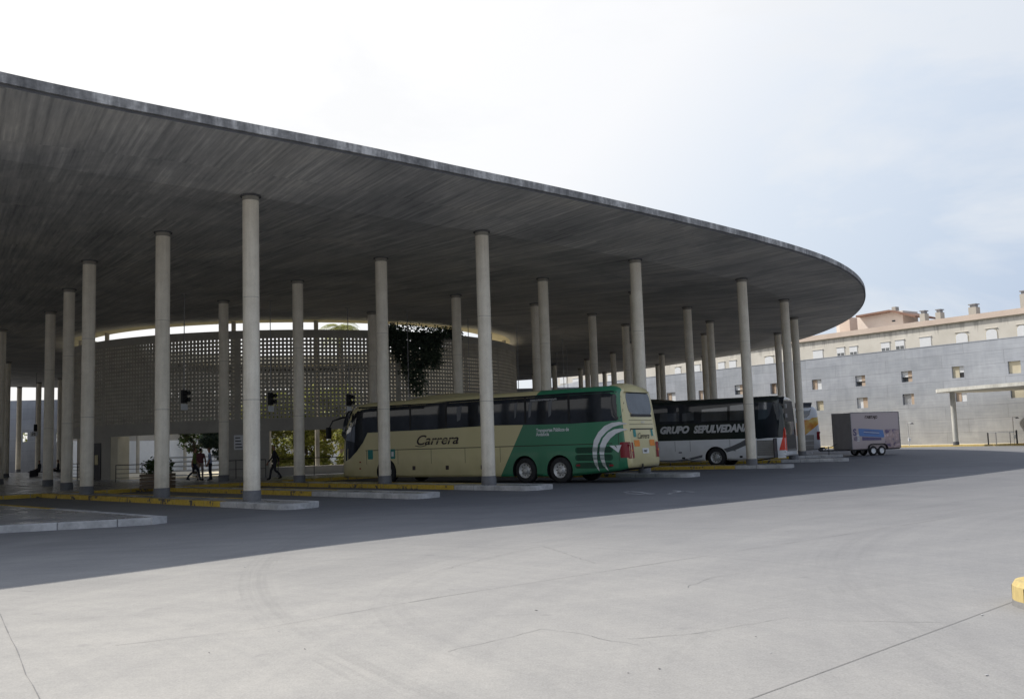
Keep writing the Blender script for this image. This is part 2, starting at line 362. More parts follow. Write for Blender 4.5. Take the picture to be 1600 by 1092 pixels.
def mk_render():
    m, nt, b = newmat('stained_beige_render'); P = geo_pos(nt)
    g = N(nt, 'ShaderNodeSeparateXYZ'); L(nt, P, g.inputs[0])
    v = geo_pos(nt, (2.2, 2.2, .22)); run = noise(nt, v, .9, 4, .7)
    top = ramp(nt, math_(nt, 'ADD', math_(nt, 'MULTIPLY', g.outputs[2], .1), math_(nt, 'MULTIPLY', run, .5)), [(1.27, (0, 0, 0)), (1.5, (1, 1, 1))]) if False else None
    f = noise(nt, P, .5, 4)
    c = ramp(nt, f, [(.3, (.52, .49, .43)), (.7, (.61, .58, .52))])  # beige paled: distance haze put into the colour
    # stains run down from the cornice
    h = math_(nt, 'SUBTRACT', g.outputs[2], 11.2)
    k = math_(nt, 'ADD', math_(nt, 'MULTIPLY', h, .16), math_(nt, 'MULTIPLY', run, 1.0))
    s = ramp(nt, k, [(.60, (1, 1, 1)), (.76, (.60, .60, .60))])
    c = mixc(nt, .85, c, s, 'MULTIPLY')
    L(nt, c, b.inputs['Base Color']); b.inputs['Roughness'].default_value = .9
    return m
MT['render'] = mk_render()
MT['coral'] = mottled('coral_parapet_paint', (.52, .42, .35), (.60, .50, .42), .5, .85)  # coral paled and greyed, haze included in the colour
MT['pink_white'] = mottled('pale_pink_render', (.62, .55, .49), (.70, .64, .58), .6, .85)
MT['roof_brown'] = mottled('brown_roof_tiles', (.16, .09, .07), (.24, .15, .11), 1, .8)
MT['shutter'] = mottled('white_roller_shutter', (.60, .61, .62), (.72, .73, .74), 3, .6, (1, 1, 12))
MT['tan'] = mottled('tan_panel', (.40, .30, .22), (.50, .40, .31), 2, .8)  # tan dulled, haze included in the colour
MT['cream_panel'] = mottled('cream_panel', (.46, .41, .30), (.55, .50, .38), 2, .8)
MT['slab_white'] = mottled('stained_white_slab', (.42, .41, .37), (.64, .63, .58), 1.4, .8, (1, 1, .4))

# ------------------------------------------------------------------ builders
def tag(o, label=None, cat=None, group=None, kind=None):
    if label: o['label'] = label
    if cat: o['category'] = cat
    if group: o['group'] = group
    if kind: o['kind'] = kind
    return o
def empty(name, loc=(0, 0, 0), rz=0, label=None, cat=None, group=None, kind=None):
    o = bpy.data.objects.new(name, None); col.objects.link(o); o.location = loc; o.rotation_euler = (0, 0, rz)
    o.empty_display_size = .3
    return tag(o, label, cat, group, kind)
class MB:
    def __init__(s): s.v = []; s.f = []; s.m = []; s.sm = []; s.mats = []
    def mi(s, m):
        if m not in s.mats: s.mats.append(m)
        return s.mats.index(m)
    def add(s, vs, fs, m=None, smooth=False):
        o = len(s.v); s.v += [tuple(p) for p in vs]; k = s.mi(m) if m else 0
        for f in fs: s.f.append([i+o for i in f]); s.m.append(k); s.sm.append(smooth)
    def box(s, c, d, m=None, rz=0, bev=0):
        x, y, z = (k/2 for k in d); cs, sn = math.cos(rz), math.sin(rz)
        if bev <= 0:
            P = [(a*x, b*y, e*z) for e in (-1, 1) for b in (-1, 1) for a in (-1, 1)]
            F = [(0, 2, 3, 1), (4, 5, 7, 6), (0, 1, 5, 4), (2, 6, 7, 3), (0, 4, 6, 2), (1, 3, 7, 5)]
        else:
            bm = bmesh.new(); bmesh.ops.create_cube(bm, size=1)
            for v in bm.verts: v.co = Vector((v.co.x*d[0], v.co.y*d[1], v.co.z*d[2]))
            bmesh.ops.bevel(bm, geom=bm.edges[:], offset=bev, segments=2, affect='EDGES', profile=.6)
            bm.verts.index_update(); P = [tuple(v.co) for v in bm.verts]; F = [[v.index for v in f.verts] for f in bm.faces]; bm.free()
        s.add([(c[0]+p[0]*cs-p[1]*sn, c[1]+p[0]*sn+p[1]*cs, c[2]+p[2]) for p in P], F, m)
    def beam(s, a, b, w, h, m=None, up=(0, 0, 1)):
        a = Vector(a); b = Vector(b); d = (b-a).normalized(); u = Vector(up)
        r = d.cross(u)
        if r.length < 1e-4: r = Vector((1, 0, 0))
        r.normalize(); u = r.cross(d)
        P = [p + r*(i*w/2) + u*(j*h/2) for p in (a, b) for j in (-1, 1) for i in (-1, 1)]
        s.add(P, [(0, 2, 3, 1), (4, 5, 7, 6), (0, 1, 5, 4), (2, 6, 7, 3), (0, 4, 6, 2), (1, 3, 7, 5)], m)
    def tube(s, pts, rad, m=None, n=10, caps=True):
        pts = [Vector(p) for p in pts]; rings = []
        if not hasattr(rad, '__len__'): rad = [rad]*len(pts)
        vs = []
        for i, p in enumerate(pts):
            d = (pts[min(i+1, len(pts)-1)]-pts[max(i-1, 0)]).normalized()
            u = Vector((0, 0, 1)) if abs(d.z) < .9 else Vector((1, 0, 0))
            a = d.cross(u).normalized(); b = d.cross(a)
            for k in range(n):
                t = 2*math.pi*k/n; vs.append(p+(a*math.cos(t)+b*math.sin(t))*rad[i])
        F = [(i*n+k, i*n+(k+1) % n, (i+1)*n+(k+1) % n, (i+1)*n+k) for i in range(len(pts)-1) for k in range(n)]
        s.add(vs, F, m, True)
        if caps: s.add(vs[:n], [list(range(n))[::-1]], m); s.add(vs[-n:], [list(range(n))], m)
    def lathe(s, prof, m=None, n=24, c=(0, 0, 0), axis='z', smooth=True, caps=True):
        vs = []
        for r, h in prof:
            for k in range(n):
                t = 2*math.pi*k/n; a, b = r*math.cos(t), r*math.sin(t)
                vs.append((c[0]+a, c[1]+b, c[2]+h) if axis == 'z' else (c[0]+a, c[1]+h, c[2]+b))
        F = [(i*n+k, i*n+(k+1) % n, (i+1)*n+(k+1) % n, (i+1)*n+k) for i in range(len(prof)-1) for k in range(n)]
        s.add(vs, F, m, smooth)
        if not caps: return
        if prof[0][0] > 1e-5: s.add(vs[:n], [list(range(n))[::-1]], m)
        if prof[-1][0] > 1e-5: s.add(vs[-n:], [list(range(n))], m)
    def prism(s, poly, z0, z1, m=None, top=None, bottom=True):
        n = len(poly); vs = [(p[0], p[1], z0) for p in poly]+[(p[0], p[1], z1) for p in poly]
        s.add(vs, [(i, (i+1) % n, n+(i+1) % n, n+i) for i in range(n)], m)
        s.add(vs[n:], [list(range(n))], top or m)
        if bottom: s.add(vs[:n], [list(range(n))[::-1]], m)
    def build(s, name, m=None, parent=None, local=False, kind=None):
        me = bpy.data.meshes.new(name)
        vs = s.v
        if parent is not None and not local:
            inv = world(parent).inverted(); vs = [tuple(inv @ Vector(p)) for p in vs]
        me.from_pydata(vs, [], s.f)
        for x in (s.mats if s.mats and s.mats != [None] else [m]): me.materials.append(x or m)
        me.polygons.foreach_set('material_index', s.m if s.mats else [0]*len(s.f))
        me.polygons.foreach_set('use_smooth', s.sm)
        me.update()
        if s.nrm:
            bm = bmesh.new(); bm.from_mesh(me); bmesh.ops.recalc_face_normals(bm, faces=bm.faces[:]); bm.to_mesh(me); bm.free()
        o = bpy.data.objects.new(name, me); col.objects.link(o)
        if parent is not None: o.parent = parent
        if kind: o['kind'] = kind
        return o
    nrm = True
def world(o):
    m = Matrix.LocRotScale(o.location, o.rotation_euler, o.scale)
    return world(o.parent) @ m if o.parent else m
def copy_tree(o, parent=None):
    c = o.copy(); col.objects.link(c); c.parent = parent
    for ch in [x for x in bpy.data.objects if x.parent == o]: copy_tree(ch, c)
    return c
def text_mesh(body, size, name='lettering', shear=0, extrude=.002, align='LEFT', sx=1, bold=0, space=1):
    cu = bpy.data.curves.new(name, 'FONT'); cu.body = body; cu.size = size; cu.shear = shear; cu.extrude = extrude
    cu.align_x = align; cu.offset = bold; cu.space_character = space
    ob = bpy.data.objects.new(name, cu); col.objects.link(ob); bpy.context.view_layer.update()
    dg = bpy.context.evaluated_depsgraph_get(); me = bpy.data.meshes.new_from_object(ob.evaluated_get(dg))
    vs = [(v.co.x*sx, v.co.y, v.co.z) for v in me.vertices]; fs = [list(p.vertices) for p in me.polygons]
    bpy.data.objects.remove(ob); bpy.data.curves.remove(cu); bpy.data.meshes.remove(me)
    return vs, fs
def put_text(mb, body, size, org, ux, uy, m, **kw):
    vs, fs = text_mesh(body, size, **kw); ux = Vector(ux).normalized(); uy = Vector(uy).normalized(); n = ux.cross(uy); org = Vector(org)
    mb.add([org+ux*v[0]+uy*v[1]+n*v[2] for v in vs], fs, m)

# ------------------------------------------------------------------ sun, sky, view
SV = Vector((-8.6, 3.3, 10.3)).normalized()
sun = bpy.data.lights.new('sun', 'SUN'); sun.energy = 4.7; sun.angle = R(.55); sun.color = (1, .955, .88)
so = bpy.data.objects.new('sun', sun); col.objects.link(so); so.rotation_euler = (-SV).to_track_quat('-Z', 'Y').to_euler(); so.location = (0, 0, 60)
w = bpy.data.worlds.new('World'); scn.world = w; w.use_nodes = True; nt = w.node_tree; nt.nodes.clear()
out = N(nt, 'ShaderNodeOutputWorld'); bg = N(nt, 'ShaderNodeBackground'); bg2 = N(nt, 'ShaderNodeBackground'); mx = N(nt, 'ShaderNodeMixShader')
sky = N(nt, 'ShaderNodeTexSky', sky_type='NISHITA', sun_disc=False); sky.sun_elevation = math.asin(SV.z); sky.sun_rotation = math.atan2(SV.x, SV.y) % (2*math.pi)
sky.air_density = 1.2; sky.dust_density = 2.5
L(nt, sky.outputs[0], bg.inputs[0]); bg.inputs[1].default_value = .10
tc = N(nt, 'ShaderNodeTexCoord'); gen = tc.outputs['Generated']
dt = N(nt, 'ShaderNodeVectorMath', operation='DOT_PRODUCT'); L(nt, gen, dt.inputs[0]); dt.inputs[1].default_value = SV
g01 = math_(nt, 'ADD', math_(nt, 'MULTIPLY', dt.outputs['Value'], .5), .5)
hz = ramp(nt, g01, [(.0, (.30, .37, .50)), (.36, (.44, .52, .66)), (.475, (.54, .64, .82)), (.54, (.66, .755, .90)), (.62, (.83, .90, 1.0)), (.70, (1.08, 1.08, 1.09)), (.85, (1.2, 1.18, 1.15)), (1, (1.5, 1.45, 1.38))])
sz = N(nt, 'ShaderNodeSeparateXYZ'); L(nt, gen, sz.inputs[0])
hz = mixc(nt, 1.0, hz, ramp(nt, sz.outputs[2], [(.44, (1, 1, 1)), (.80, (.34, .42, .62))]), 'MULTIPLY')
mp = N(nt, 'ShaderNodeMapping'); mp.inputs['Scale'].default_value = (1, 1, 2.6); L(nt, gen, mp.inputs[0])
cl = noise(nt, mp.outputs[0], 3.1, 7, .58, .3)
cm = ramp(nt, cl, [(.47, (0, 0, 0)), (.60, (1, 1, 1))])
cm2 = math_(nt, 'MULTIPLY', cm, .42)
hz = mixc(nt, cm2, hz, (1.0, 1.0, 1.0))
L(nt, hz, bg2.inputs[0]); bg2.inputs[1].default_value = 1.0
mx.inputs[0].default_value = .85
L(nt, bg.outputs[0], mx.inputs[1]); L(nt, bg2.outputs[0], mx.inputs[2]); L(nt, mx.outputs[0], out.inputs[0])
scn.cycles.diffuse_bounces = 8; scn.cycles.max_bounces = 14
scn.view_settings.view_transform = 'Standard'; scn.view_settings.look = 'None'; scn.view_settings.exposure = 0

# ------------------------------------------------------------------ ground
def grid_sheet(x0, x1, y0, y1, z, m, name, kind='structure'):
    mb = MB(); mb.add([(x0, y0, z), (x1, y0, z), (x1, y1, z), (x0, y1, z)], [(0, 1, 2, 3)], m); return mb.build(name, kind=kind)
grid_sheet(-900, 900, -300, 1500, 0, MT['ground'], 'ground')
jb = MB()
def jline(pts, w=.02, z=.004, jit=0.0, seg=.4, m=None, fade=False):
    P = [Vector((p[0], p[1], 0)) for p in pts]; out = []
    for a, b in zip(P, P[1:]):
        n = max(1, int((b-a).length/seg))
        for i in range(n): out.append(a.lerp(b, i/n))
    out.append(P[-1])
    if jit:
        ph = random.uniform(0, 9)
        for i, p in enumerate(out):
            if 0 < i < len(out)-1: p.x += random.uniform(-jit, jit)+.6*jit*math.sin(i*.9+ph); p.y += random.uniform(-jit, jit)
    for i in range(len(out)-1):
        a, b = out[i], out[i+1]; d = (b-a); n = Vector((-d.y, d.x, 0)).normalized()*w/2*(random.uniform(.35, 1.2) if jit else 1)
        jb.add([(a-n)+Vector((0, 0, z)), (b-n)+Vector((0, 0, z)), (b+n)+Vector((0, 0, z)), (a+n)+Vector((0, 0, z))], [(0, 1, 2, 3)], m or MT['joint'])
def J(px, **k): jline([gp(*p) for p in px], **k)
J([(1150, 1100), (1582, 940)], w=.007); J([(1582, 940), (1700, 893)], w=.006)
J([(-30, 900), (0, 960), (70, 1110)], w=.009, jit=.01)
J([(180, 1008), (400, 983), (690, 932), (1000, 884), (1300, 838), (1500, 806)], w=.010, jit=.004)
J([(700, 1018), (850, 982), (900, 990), (1000, 1008)], w=.005, jit=.02, seg=.12)
J([(700, 888), (760, 872), (848, 853), (930, 880)], w=.006, jit=.025, seg=.1)
J([(980, 998), (1080, 990), (1230, 965), (1330, 970), (1470, 972)], w=.006, jit=.015, seg=.1)
J([(1075, 918), (1100, 905), (1180, 890)], w=.006, jit=.025, seg=.1)
jb.nrm = False
jb.build('ground_joints', kind='structure')
# worn paint scribbles by the bays
pb = MB()
def stroke(px, w):
    P = [gp(*p, .0) for p in px]
    for a, b in zip(P, P[1:]):
        d = b-a; n = Vector((-d.y, d.x, 0)).normalized()*w/2; z = Vector((0, 0, .008))
        pb.add([a-n+z, b-n+z, b+n+z, a+n+z], [(0, 1, 2, 3)], MT['paint_white_worn'])
stroke([(975, 769), (985, 767.8), (1000, 769), (1012, 771), (1022, 771.5), (1008, 772.5), (990, 771.5), (978, 771)], .12)
stroke([(1045, 772), (1055, 769.5), (1070, 768), (1085, 768.8)], .12); stroke([(1052, 766.5), (1062, 767.5), (1058, 770), (1046, 771)], .12)
stroke([(1230, 741.8), (1400, 742.6), (1505, 743)], .06)
pb.nrm = False
tag(pb.build('painted_marks'), kind='structure')

# ------------------------------------------------------------------ platforms and islands
def nt_pt(n, t): return ((n-t)/math.sqrt(2), (n+t)/math.sqrt(2))
def kerb_run(poly, z1, closed, white_fn, parts, wid=.24):
    """kerb stones about 1 m long laid along a polyline (outside on its right)"""
    pts = [Vector((p[0], p[1], 0)) for p in poly]
    if closed: pts.append(pts[0])
    for a, b in zip(pts, pts[1:]):
        d = b-a; ln = d.length
        if ln < .02: continue
        n = max(1, round(ln/1.05)); ang = math.atan2(d.y, d.x); inn = Vector((-d.y, d.x, 0)).normalized()*(wid/2-.015)
        for i in range(n):
            c = a.lerp(b, (i+.5)/n)+inn; white = white_fn(c)
            parts[0 if white else 1].box((c.x, c.y, z1/2-.02), (ln/n-(.026 if ln/n > .5 else -.10), wid, z1+.04+random.uniform(-.006, .006)), None, ang, .018 if ln/n > .4 else 0)
def island(name, P, dirv, tip, inner, half, label, white_from=.6, h=.16):
    """a bus bay island: long strip with a rounded nose at the outer end; dirv points inward"""
    d = Vector((dirv[0], dirv[1], 0)).normalized(); s = Vector((-d.y, d.x, 0)); P = Vector((P[0], P[1], 0))
    o = P-d*tip
    e = empty(name, o, 0, label, 'kerb island', 'kerbed islands between the bus bays')
    arc = []
    rr = half*.75
    for k in range(7):
        a = math.pi/2*k/6; arc.append(o+d*(rr-rr*math.cos(a)*1.0)+s*(-(half-rr)-rr*math.sin(a)))
    left = [o+d*(rr-rr*math.cos(math.pi/2*k/6))+s*((half-rr)+rr*math.sin(math.pi/2*k/6)) for k in range(6, -1, -1)]
    outl = left+arc                                   # around the nose
    end = P+d*inner
    poly = [end+s*half]+outl+[end-s*half]
    # orientation: make CCW
    ar = sum(poly[i].x*poly[(i+1) % len(poly)].y-poly[(i+1) % len(poly)].x*poly[i].y for i in range(len(poly)))
    if ar < 0: poly = poly[::-1]
    mb = MB(); mb.prism([(p.x, p.y) for p in poly], .0, h-.004, MT['terrazzo']); mb.build('paving', MT['terrazzo'], e)
    kw, ky = MB(), MB()
    kerb_run(poly, h, False, lambda c: (c-P).dot(d) < white_from, (kw, ky))
    kw.build('pale_kerb', MT['kerb_stone'], e); ky.build('yellow_kerb', MT['kerb_yellow'], e)
    return e
D45 = (-.7071, .7071)
def on(n, t): x, y = nt_pt(n, t); return (x, y)
island('bay_island', (-8.0, 28.6), D45, 2.9, 16, .68, 'kerb island carrying the nearest column, yellow kerb with pale stone nose')
island('bay_island', on(19.15, 26.5), D45, 3.5, 15, .62, 'kerb island without a column at its nose, behind the nearest column, worn yellow kerb', 2.6)
island('bay_island', (-1.0, 34.6), D45, 2.75, 16, .78, 'kerb island along the near side of the green coach with a column at its nose')
island('bay_island', (5.6, 41.1), D45, 2.6, 16, .65, 'kerb island just behind the tail of the green and cream coach')
island('bay_island', (11.8, 47.2), (-.866, .5), 2.0, 15.5, .7, 'kerb island along the near side of the black and white coach')
island('bay_island', (16.2, 55.0), (-.956, .29), 3.0, 15.5, .7, 'kerb island at the tail of the black and white coach with two columns close together')
island('bay_island', (19.4, 63.8), (-1, .03), 2.6, 15.5, .7, 'far kerb island behind the two close columns beside the white and orange coach')
island('bay_island', (20.9, 73.3), (-.978, -.208), 2.2, 15, .7, 'farthest visible kerb island beyond the white and orange coach')
# wide island at the left front
e = empty('platform_corner', (-14, 24, 0), 0, 'wide polished platform corner with rough pale kerb stones at the left front', 'platform')
pc = [(-8.45, 22.75), (-22.2, 36.5), (-34, 30), (-30, 15.2), (-11.7, 21.25), (-9.3, 22.05), (-8.6, 22.4)]
mb = MB(); mb.prism([(p[0], p[1]) for p in pc], 0, .156, MT['terrazzo']); mb.build('paving', MT['terrazzo'], e)
kw, ky = MB(), MB(); kerb_run([(-22.2, 36.5), (-8.45, 22.75), (-8.6, 22.4), (-9.3, 22.05), (-11.7, 21.25), (-30, 15.2)][::-1], .165, False, lambda c: c.y < 28 and c.x > -40, (kw, ky))
kw.build('pale_kerb', MT['kerb_stone'], e); ky.build('yellow_kerb', MT['kerb_yellow'], e)
# concourse platform
CO = Vector((-16.5, 73.0, 0)); RD = 16.8
plat = [(-26.5, 34.2), (-19.5, 40.1), (-12.5, 46.1), (-5.9, 52.6), (-1.6, 55), (1.4, 59.5), (3.9, 64.5), (5.5, 71), (6, 82), (0, 95), (-15, 102), (-40, 104), (-62, 98), (-70, 80), (-60, 55), (-45, 40), (-34, 30)]
mb = MB(); mb.prism(plat, 0, .150, MT['terrazzo']); o = mb.build('concourse_platform', kind='structure')
kw, ky = MB(), MB(); kerb_run(plat[:9], .156, False, lambda c: False, (kw, ky), .25)
ky.build('platform_kerb', MT['kerb_yellow'], kind='structure')
# courtyard floor
mb = MB(); mb.prism([(CO.x+(RD-.3)*math.cos(2*math.pi*k/64), CO.y+(RD-.3)*math.sin(2*math.pi*k/64)) for k in range(64)], .0, .162, MT['light_floor']); mb.build('courtyard_floor', kind='structure')

# ------------------------------------------------------------------ canopy
outl = [(-8.0+3.3, 25.5), (-1.8, 28.05), (2.2, 31.5), (6.6, 35.6), (11.6, 40.6), (16.4, 46.3), (20.6, 53.8), (24.0, 63.6), (25.6, 73), (25.7, 83.2), (23.9, 92.7), (21.5, 99.5), (15.5, 112.5), (5.8, 123),
        (-12, 128), (-35, 124), (-56, 110), (-75, 90), (-85, 65), (-80, 40), (-65, 21), (-48, 12.0), (-31, 11.2), (-20, 11.6), (-14.5, 16.1), (-11.35, 20.1)]
def catmull(P, k):
    out = []; n = len(P)
    for i in range(n):
        a, b, c, d = (Vector(P[(i+j-1) % n]) for j in range(4))
        for s in range(k):
            t = s/k; out.append(.5*((2*b)+(c-a)*t+(2*a-5*b+4*c-d)*t*t+(3*b-a-3*c+d)*t**3))
    return out
C = catmull(outl, 12); NC = len(C)
# smooth the outline a little
for _ in range(25): C = [(C[i-1]+2*C[i]+C[(i+1) % NC])/4 for i in range(NC)]
def offs(P, d):
    n = len(P); out = []
    for i in range(n):
        t = (P[(i+1) % n]-P[i-1]).normalized(); out.append(P[i]+Vector((-t.y, t.x))*d)
    return out
CR = offs(C, 4.5); G1 = offs(C, .16); G0 = offs(C, .0)
ZT, ZB, ZS = 10.22, 9.93, 9.56
canopy = empty('bus_station_canopy', (CO.x, CO.y, 0), 0, 'huge flat round concrete roof with board marked underside on slender round columns', 'canopy')
def ringstrip(mb, A, za, B, zb, m, k=1, smooth=True):
    n = len(A)
    vs = [(p.x, p.y, za) for p in A]
    for s in range(1, k+1): vs += [(a.x+(b.x-a.x)*s/k, a.y+(b.y-a.y)*s/k, za+(zb-za)*s/k) for a, b in zip(A, B)]
    mb.add(vs, [(r*n+i, r*n+(i+1) % n, (r+1)*n+(i+1) % n, (r+1)*n+i) for r in range(k) for i in range(n)], m, smooth)
holeA, holeB = [], []
for p in CR:
    d = (p-Vector((CO.x, CO.y))).normalized(); holeA.append(Vector((-16.75, 73.15))+d*16.62); holeB.append(Vector((-16.85, 73.3))+d*15.35)
mb = MB(); mb.nrm = False
ringstrip(mb, offs(C, .10), ZB+.0, CR, ZS, MT['soffit'], 3, False)
o = mb.build('overhang_soffit', None, canopy)
mb = MB(); mb.nrm = False; ringstrip(mb, CR, ZS, holeA, ZS, MT['soffit_in'], 6, False); mb.build('inner_soffit', None, canopy)
mb = MB(); mb.nrm = False; ringstrip(mb, holeA, ZS, holeB, ZS+.02, MT['soffit_lip'], 1); ringstrip(mb, holeB, ZS+.02, holeB, ZT+.25, MT['cream_wall'], 1)
mb.build('roof_opening_lip', None, canopy)
mb = MB(); mb.nrm = False; ringstrip(mb, G0, ZT, G0, ZB+.05, MT['fascia'], 1); ringstrip(mb, G0, ZB+.05, offs(C, .07), ZB+.05, MT['fascia'], 1)
ringstrip(mb, offs(C, .07), ZB+.05, offs(C, .07), ZB-.02, MT['col_cap'], 1); ringstrip(mb, offs(C, .07), ZB-.02, offs(C, .10), ZB, MT['soffit'], 1)
mb.build('fascia', None, canopy)
mb = MB(); mb.nrm = False; ringstrip(mb, G0, ZT, offs(C, .35), ZT+.02, MT['fascia'], 1); ringstrip(mb, offs(C, .35), ZT+.02, holeB, ZT+.25, MT['fascia'], 4); mb.build('roof_slab', None, canopy)

COLS = [(-8.0, 28.6), (-1.0, 34.6), (5.6, 41.1), (11.8, 47.2), (16.2, 55.0), (19.4, 63.8), (-12.4, 33.05), (-5.4, 38.9), (1.6, 45.1), (10.8, 56.9), (13.7, 64.2),
        (-17.1, 37.6), (-10.0, 43.6), (-2.9, 49.4), (-20.9, 43.9), (-25.1, 50.6), (-15.1, 48.8), (1.4, 53.4), (5.1, 58.5), (7.9, 64.5), (7.3, 91.4), (7.5, 103.6), (10.8, 110.2),
        (9.2, 85.2), (15.7, 101.2), (14.1, 88.1), (19.0, 92.5), (20.9, 73.3), (4.3, 96.7), (2.5, 109.7), (-31.3, 57.1), (-41.4, 76.5), (-54.9, 104.0), (-50.0, 98.6), (-45.8, 94.6),
        (-8.2, 54.8), (14.9, 72.0), (9.6, 76.6), (6.7, 50.2), (-15, 22.7), (-19.4, 27.2), (-23.9, 31.6)]
cm_ = MB(); cm_.lathe([(.25, .30), (.25, 9.24)], MT['column'], 28)
c0 = cm_.build('column', None, canopy, True)
bb = MB(); bb.lathe([(.275, 0), (.275, .30), (.252, .32)], MT['col_base'], 28); b0 = bb.build('base_band', None, c0, True)
nb = MB(); nb.lathe([(.252, 9.24), (.256, 9.25), (.256, 9.375)], MT['col_neck'], 28); n0 = nb.build('neck', None, c0, True)
kb = MB(); kb.lathe([(.315, 9.37), (.315, 9.415)], MT['col_cap'], 28); k0 = kb.build('cap_plate', None, c0, True)
for i, (x, y) in enumerate(COLS):
    c = c0 if i == 0 else copy_tree(c0, canopy)
    c.location = (x-CO.x, y-CO.y, .15); c.rotation_euler = (0, 0, random.uniform(0, 6))
# slim inner posts around the courtyard opening
for k in range(20):
    a = R(-128+k*18)
    p = MB(); p.tube([(CO.x+15.9*math.cos(a), CO.y+15.9*math.sin(a), .15), (CO.x+15.9*math.cos(a), CO.y+15.9*math.sin(a), ZS+.02)], .14, MT['drum'], 12)
    p.build('courtyard_post', None, canopy)

# ------------------------------------------------------------------ drum with lattice
drum = empty('round_lattice_wall', (CO.x, CO.y, 0), 0, 'round courtyard wall of grey concrete lattice blocks under the canopy', 'lattice wall')
ZL0, ZL1, ZTOP, ZOP = 3.52, 8.46, 8.90, 2.81
NR = 21; NCOL = int(2*math.pi*RD/.235)
lb = MB(); lb.nrm = False
ph = (ZL1-ZL0)/NR; fx = .28; fz = .27; TH = .10
vs, fs = [], []
for i in range(NCOL):
    a0, a1 = 2*math.pi*i/NCOL, 2*math.pi*(i+1)/NCOL
    ah0, ah1 = a0+(a1-a0)*fx, a1-(a1-a0)*fx
    am = (a0+a1)/2
    rib = (i % 42) < 1                                    # vertical joint pilaster
    for j in range(NR):
        z0, z1 = ZL0+j*ph, ZL0+(j+1)*ph; h0, h1 = z0+ph*fz, z1-ph*fz
        b = len(vs)
        for rr in (RD, RD-TH):
            for a, z in ((a0, z0), (a1, z0), (a1, z1), (a0, z1), (ah0, h0), (ah1, h0), (ah1, h1), (ah0, h1)):
                vs.append((CO.x+rr*math.cos(a), CO.y+rr*math.sin(a), z))
        if rib: fs += [(b, b+1, b+2, b+3), (b+11, b+10, b+9, b+8)]; continue
        fs += [(b, b+1, b+5, b+4), (b+1, b+2, b+6, b+5), (b+2, b+3, b+7, b+6), (b+3, b, b+4, b+7)]
        fs += [(b+12, b+13, b+9, b+8), (b+13, b+14, b+10, b+9), (b+14, b+15, b+11, b+10), (b+15, b+12, b+8, b+11)]
        fs += [(b+4, b+5, b+13, b+12), (b+5, b+6, b+14, b+13), (b+6, b+7, b+15, b+14), (b+7, b+4, b+12, b+15)]
lb.add(vs, fs, MT['drum']); lb.build('lattice_screen', None, drum)
def arcwall(mb, a0, a1, r0, r1, z0, z1, m, step=R(2)):
    n = max(1, int(abs(a1-a0)/step)); vs = []
    for k in range(n+1):
        a = a0+(a1-a0)*k/n
        for r, z in ((r0, z0), (r1, z0), (r1, z1), (r0, z1)): vs.append((CO.x+r*math.cos(a), CO.y+r*math.sin(a), z))
    F = []
    for k in range(n):
        b = 4*k
        for q in range(4): F.append((b+q, b+(q+1) % 4, b+4+(q+1) % 4, b+4+q))
    if abs(abs(a1-a0)-2*math.pi) > 1e-3: F += [(0, 1, 2, 3), (4*n+3, 4*n+2, 4*n+1, 4*n)]
    mb.add(vs, F, m)
bt = MB(); arcwall(bt, 0, 2*math.pi, RD-.19, RD+.012, ZL1, ZTOP, MT['drum_band']); bt.build('top_band', None, drum)
bt = MB(); arcwall(bt, 0, 2*math.pi, RD-.22, RD+.016, ZOP, ZL0, MT['drum_band']); bt.build('lower_band', None, drum)
def dang(px):
    d = ray(px, 700); d = Vector((d.x, d.y)).normalized(); c = Vector((CO.x, CO.y)); b = d.dot(c); q = b*b-c.length_squared+RD*RD
    s = b-math.sqrt(max(q, 0)); p = d*s-c; return math.atan2(p.y, p.x)
def pier(pa, pb_, z0=.15, z1=ZOP, m=None, nm='pier_wall'):
    q = MB(); arcwall(q, dang(pa), dang(pb_), RD-.8, RD-.01, z0, z1-.003, m or MT['drum_band']); return q.build(nm, None, drum)
pier(127, 172); q = MB(); arcwall(q, dang(172.2), dang(183), RD-.9, RD-.03, .15, ZOP-.003, MT['cream_wall']); q.build('cream_pier', None, drum)
pier(357, 421); pier(421.2, 640, .15, .65, MT['drum_band'], 'low_sill_wall'); pier(600, 640, .65); pier(700, 760); q = MB(); arcwall(q, dang(815), dang(815)+R(95), RD-.4, RD-.01, .15, ZOP-.003, MT['pale_wall']); q.build('pale_rear_wall', None, drum)
q = MB(); arcwall(q, dang(815)+R(95), dang(815)+R(200), RD-.4, RD-.01, .15, ZOP-.003, MT['pale_wall']); q.build('pale_rear_wall', None, drum)
# door in the left pier
q = MB(); arcwall(q, dang(146), dang(158), RD-.02, RD+.03, .16, 2.45, MT['dark_metal']); dr = q.build('door', None, drum)
q = MB(); arcwall(q, dang(149), dang(154), RD+.032, RD+.04, 1.1, 1.7, MT['sign_cream']); q.build('door_notice', None, dr)
# notice board on the middle pier
q = MB(); arcwall(q, dang(366), dang(381), RD+.005, RD+.05, 1.75, 2.62, MT['sign_white']); sg = q.build('notice_board', None, drum)
q = MB()
for k in range(4):
    z = 1.86+.19*k; arcwall(q, dang(368), dang(379-(k*5) % 4), RD+.052, RD+.056, z, z+.06, MT['dark_metal'])
q.build('notice_text_line', None, sg)

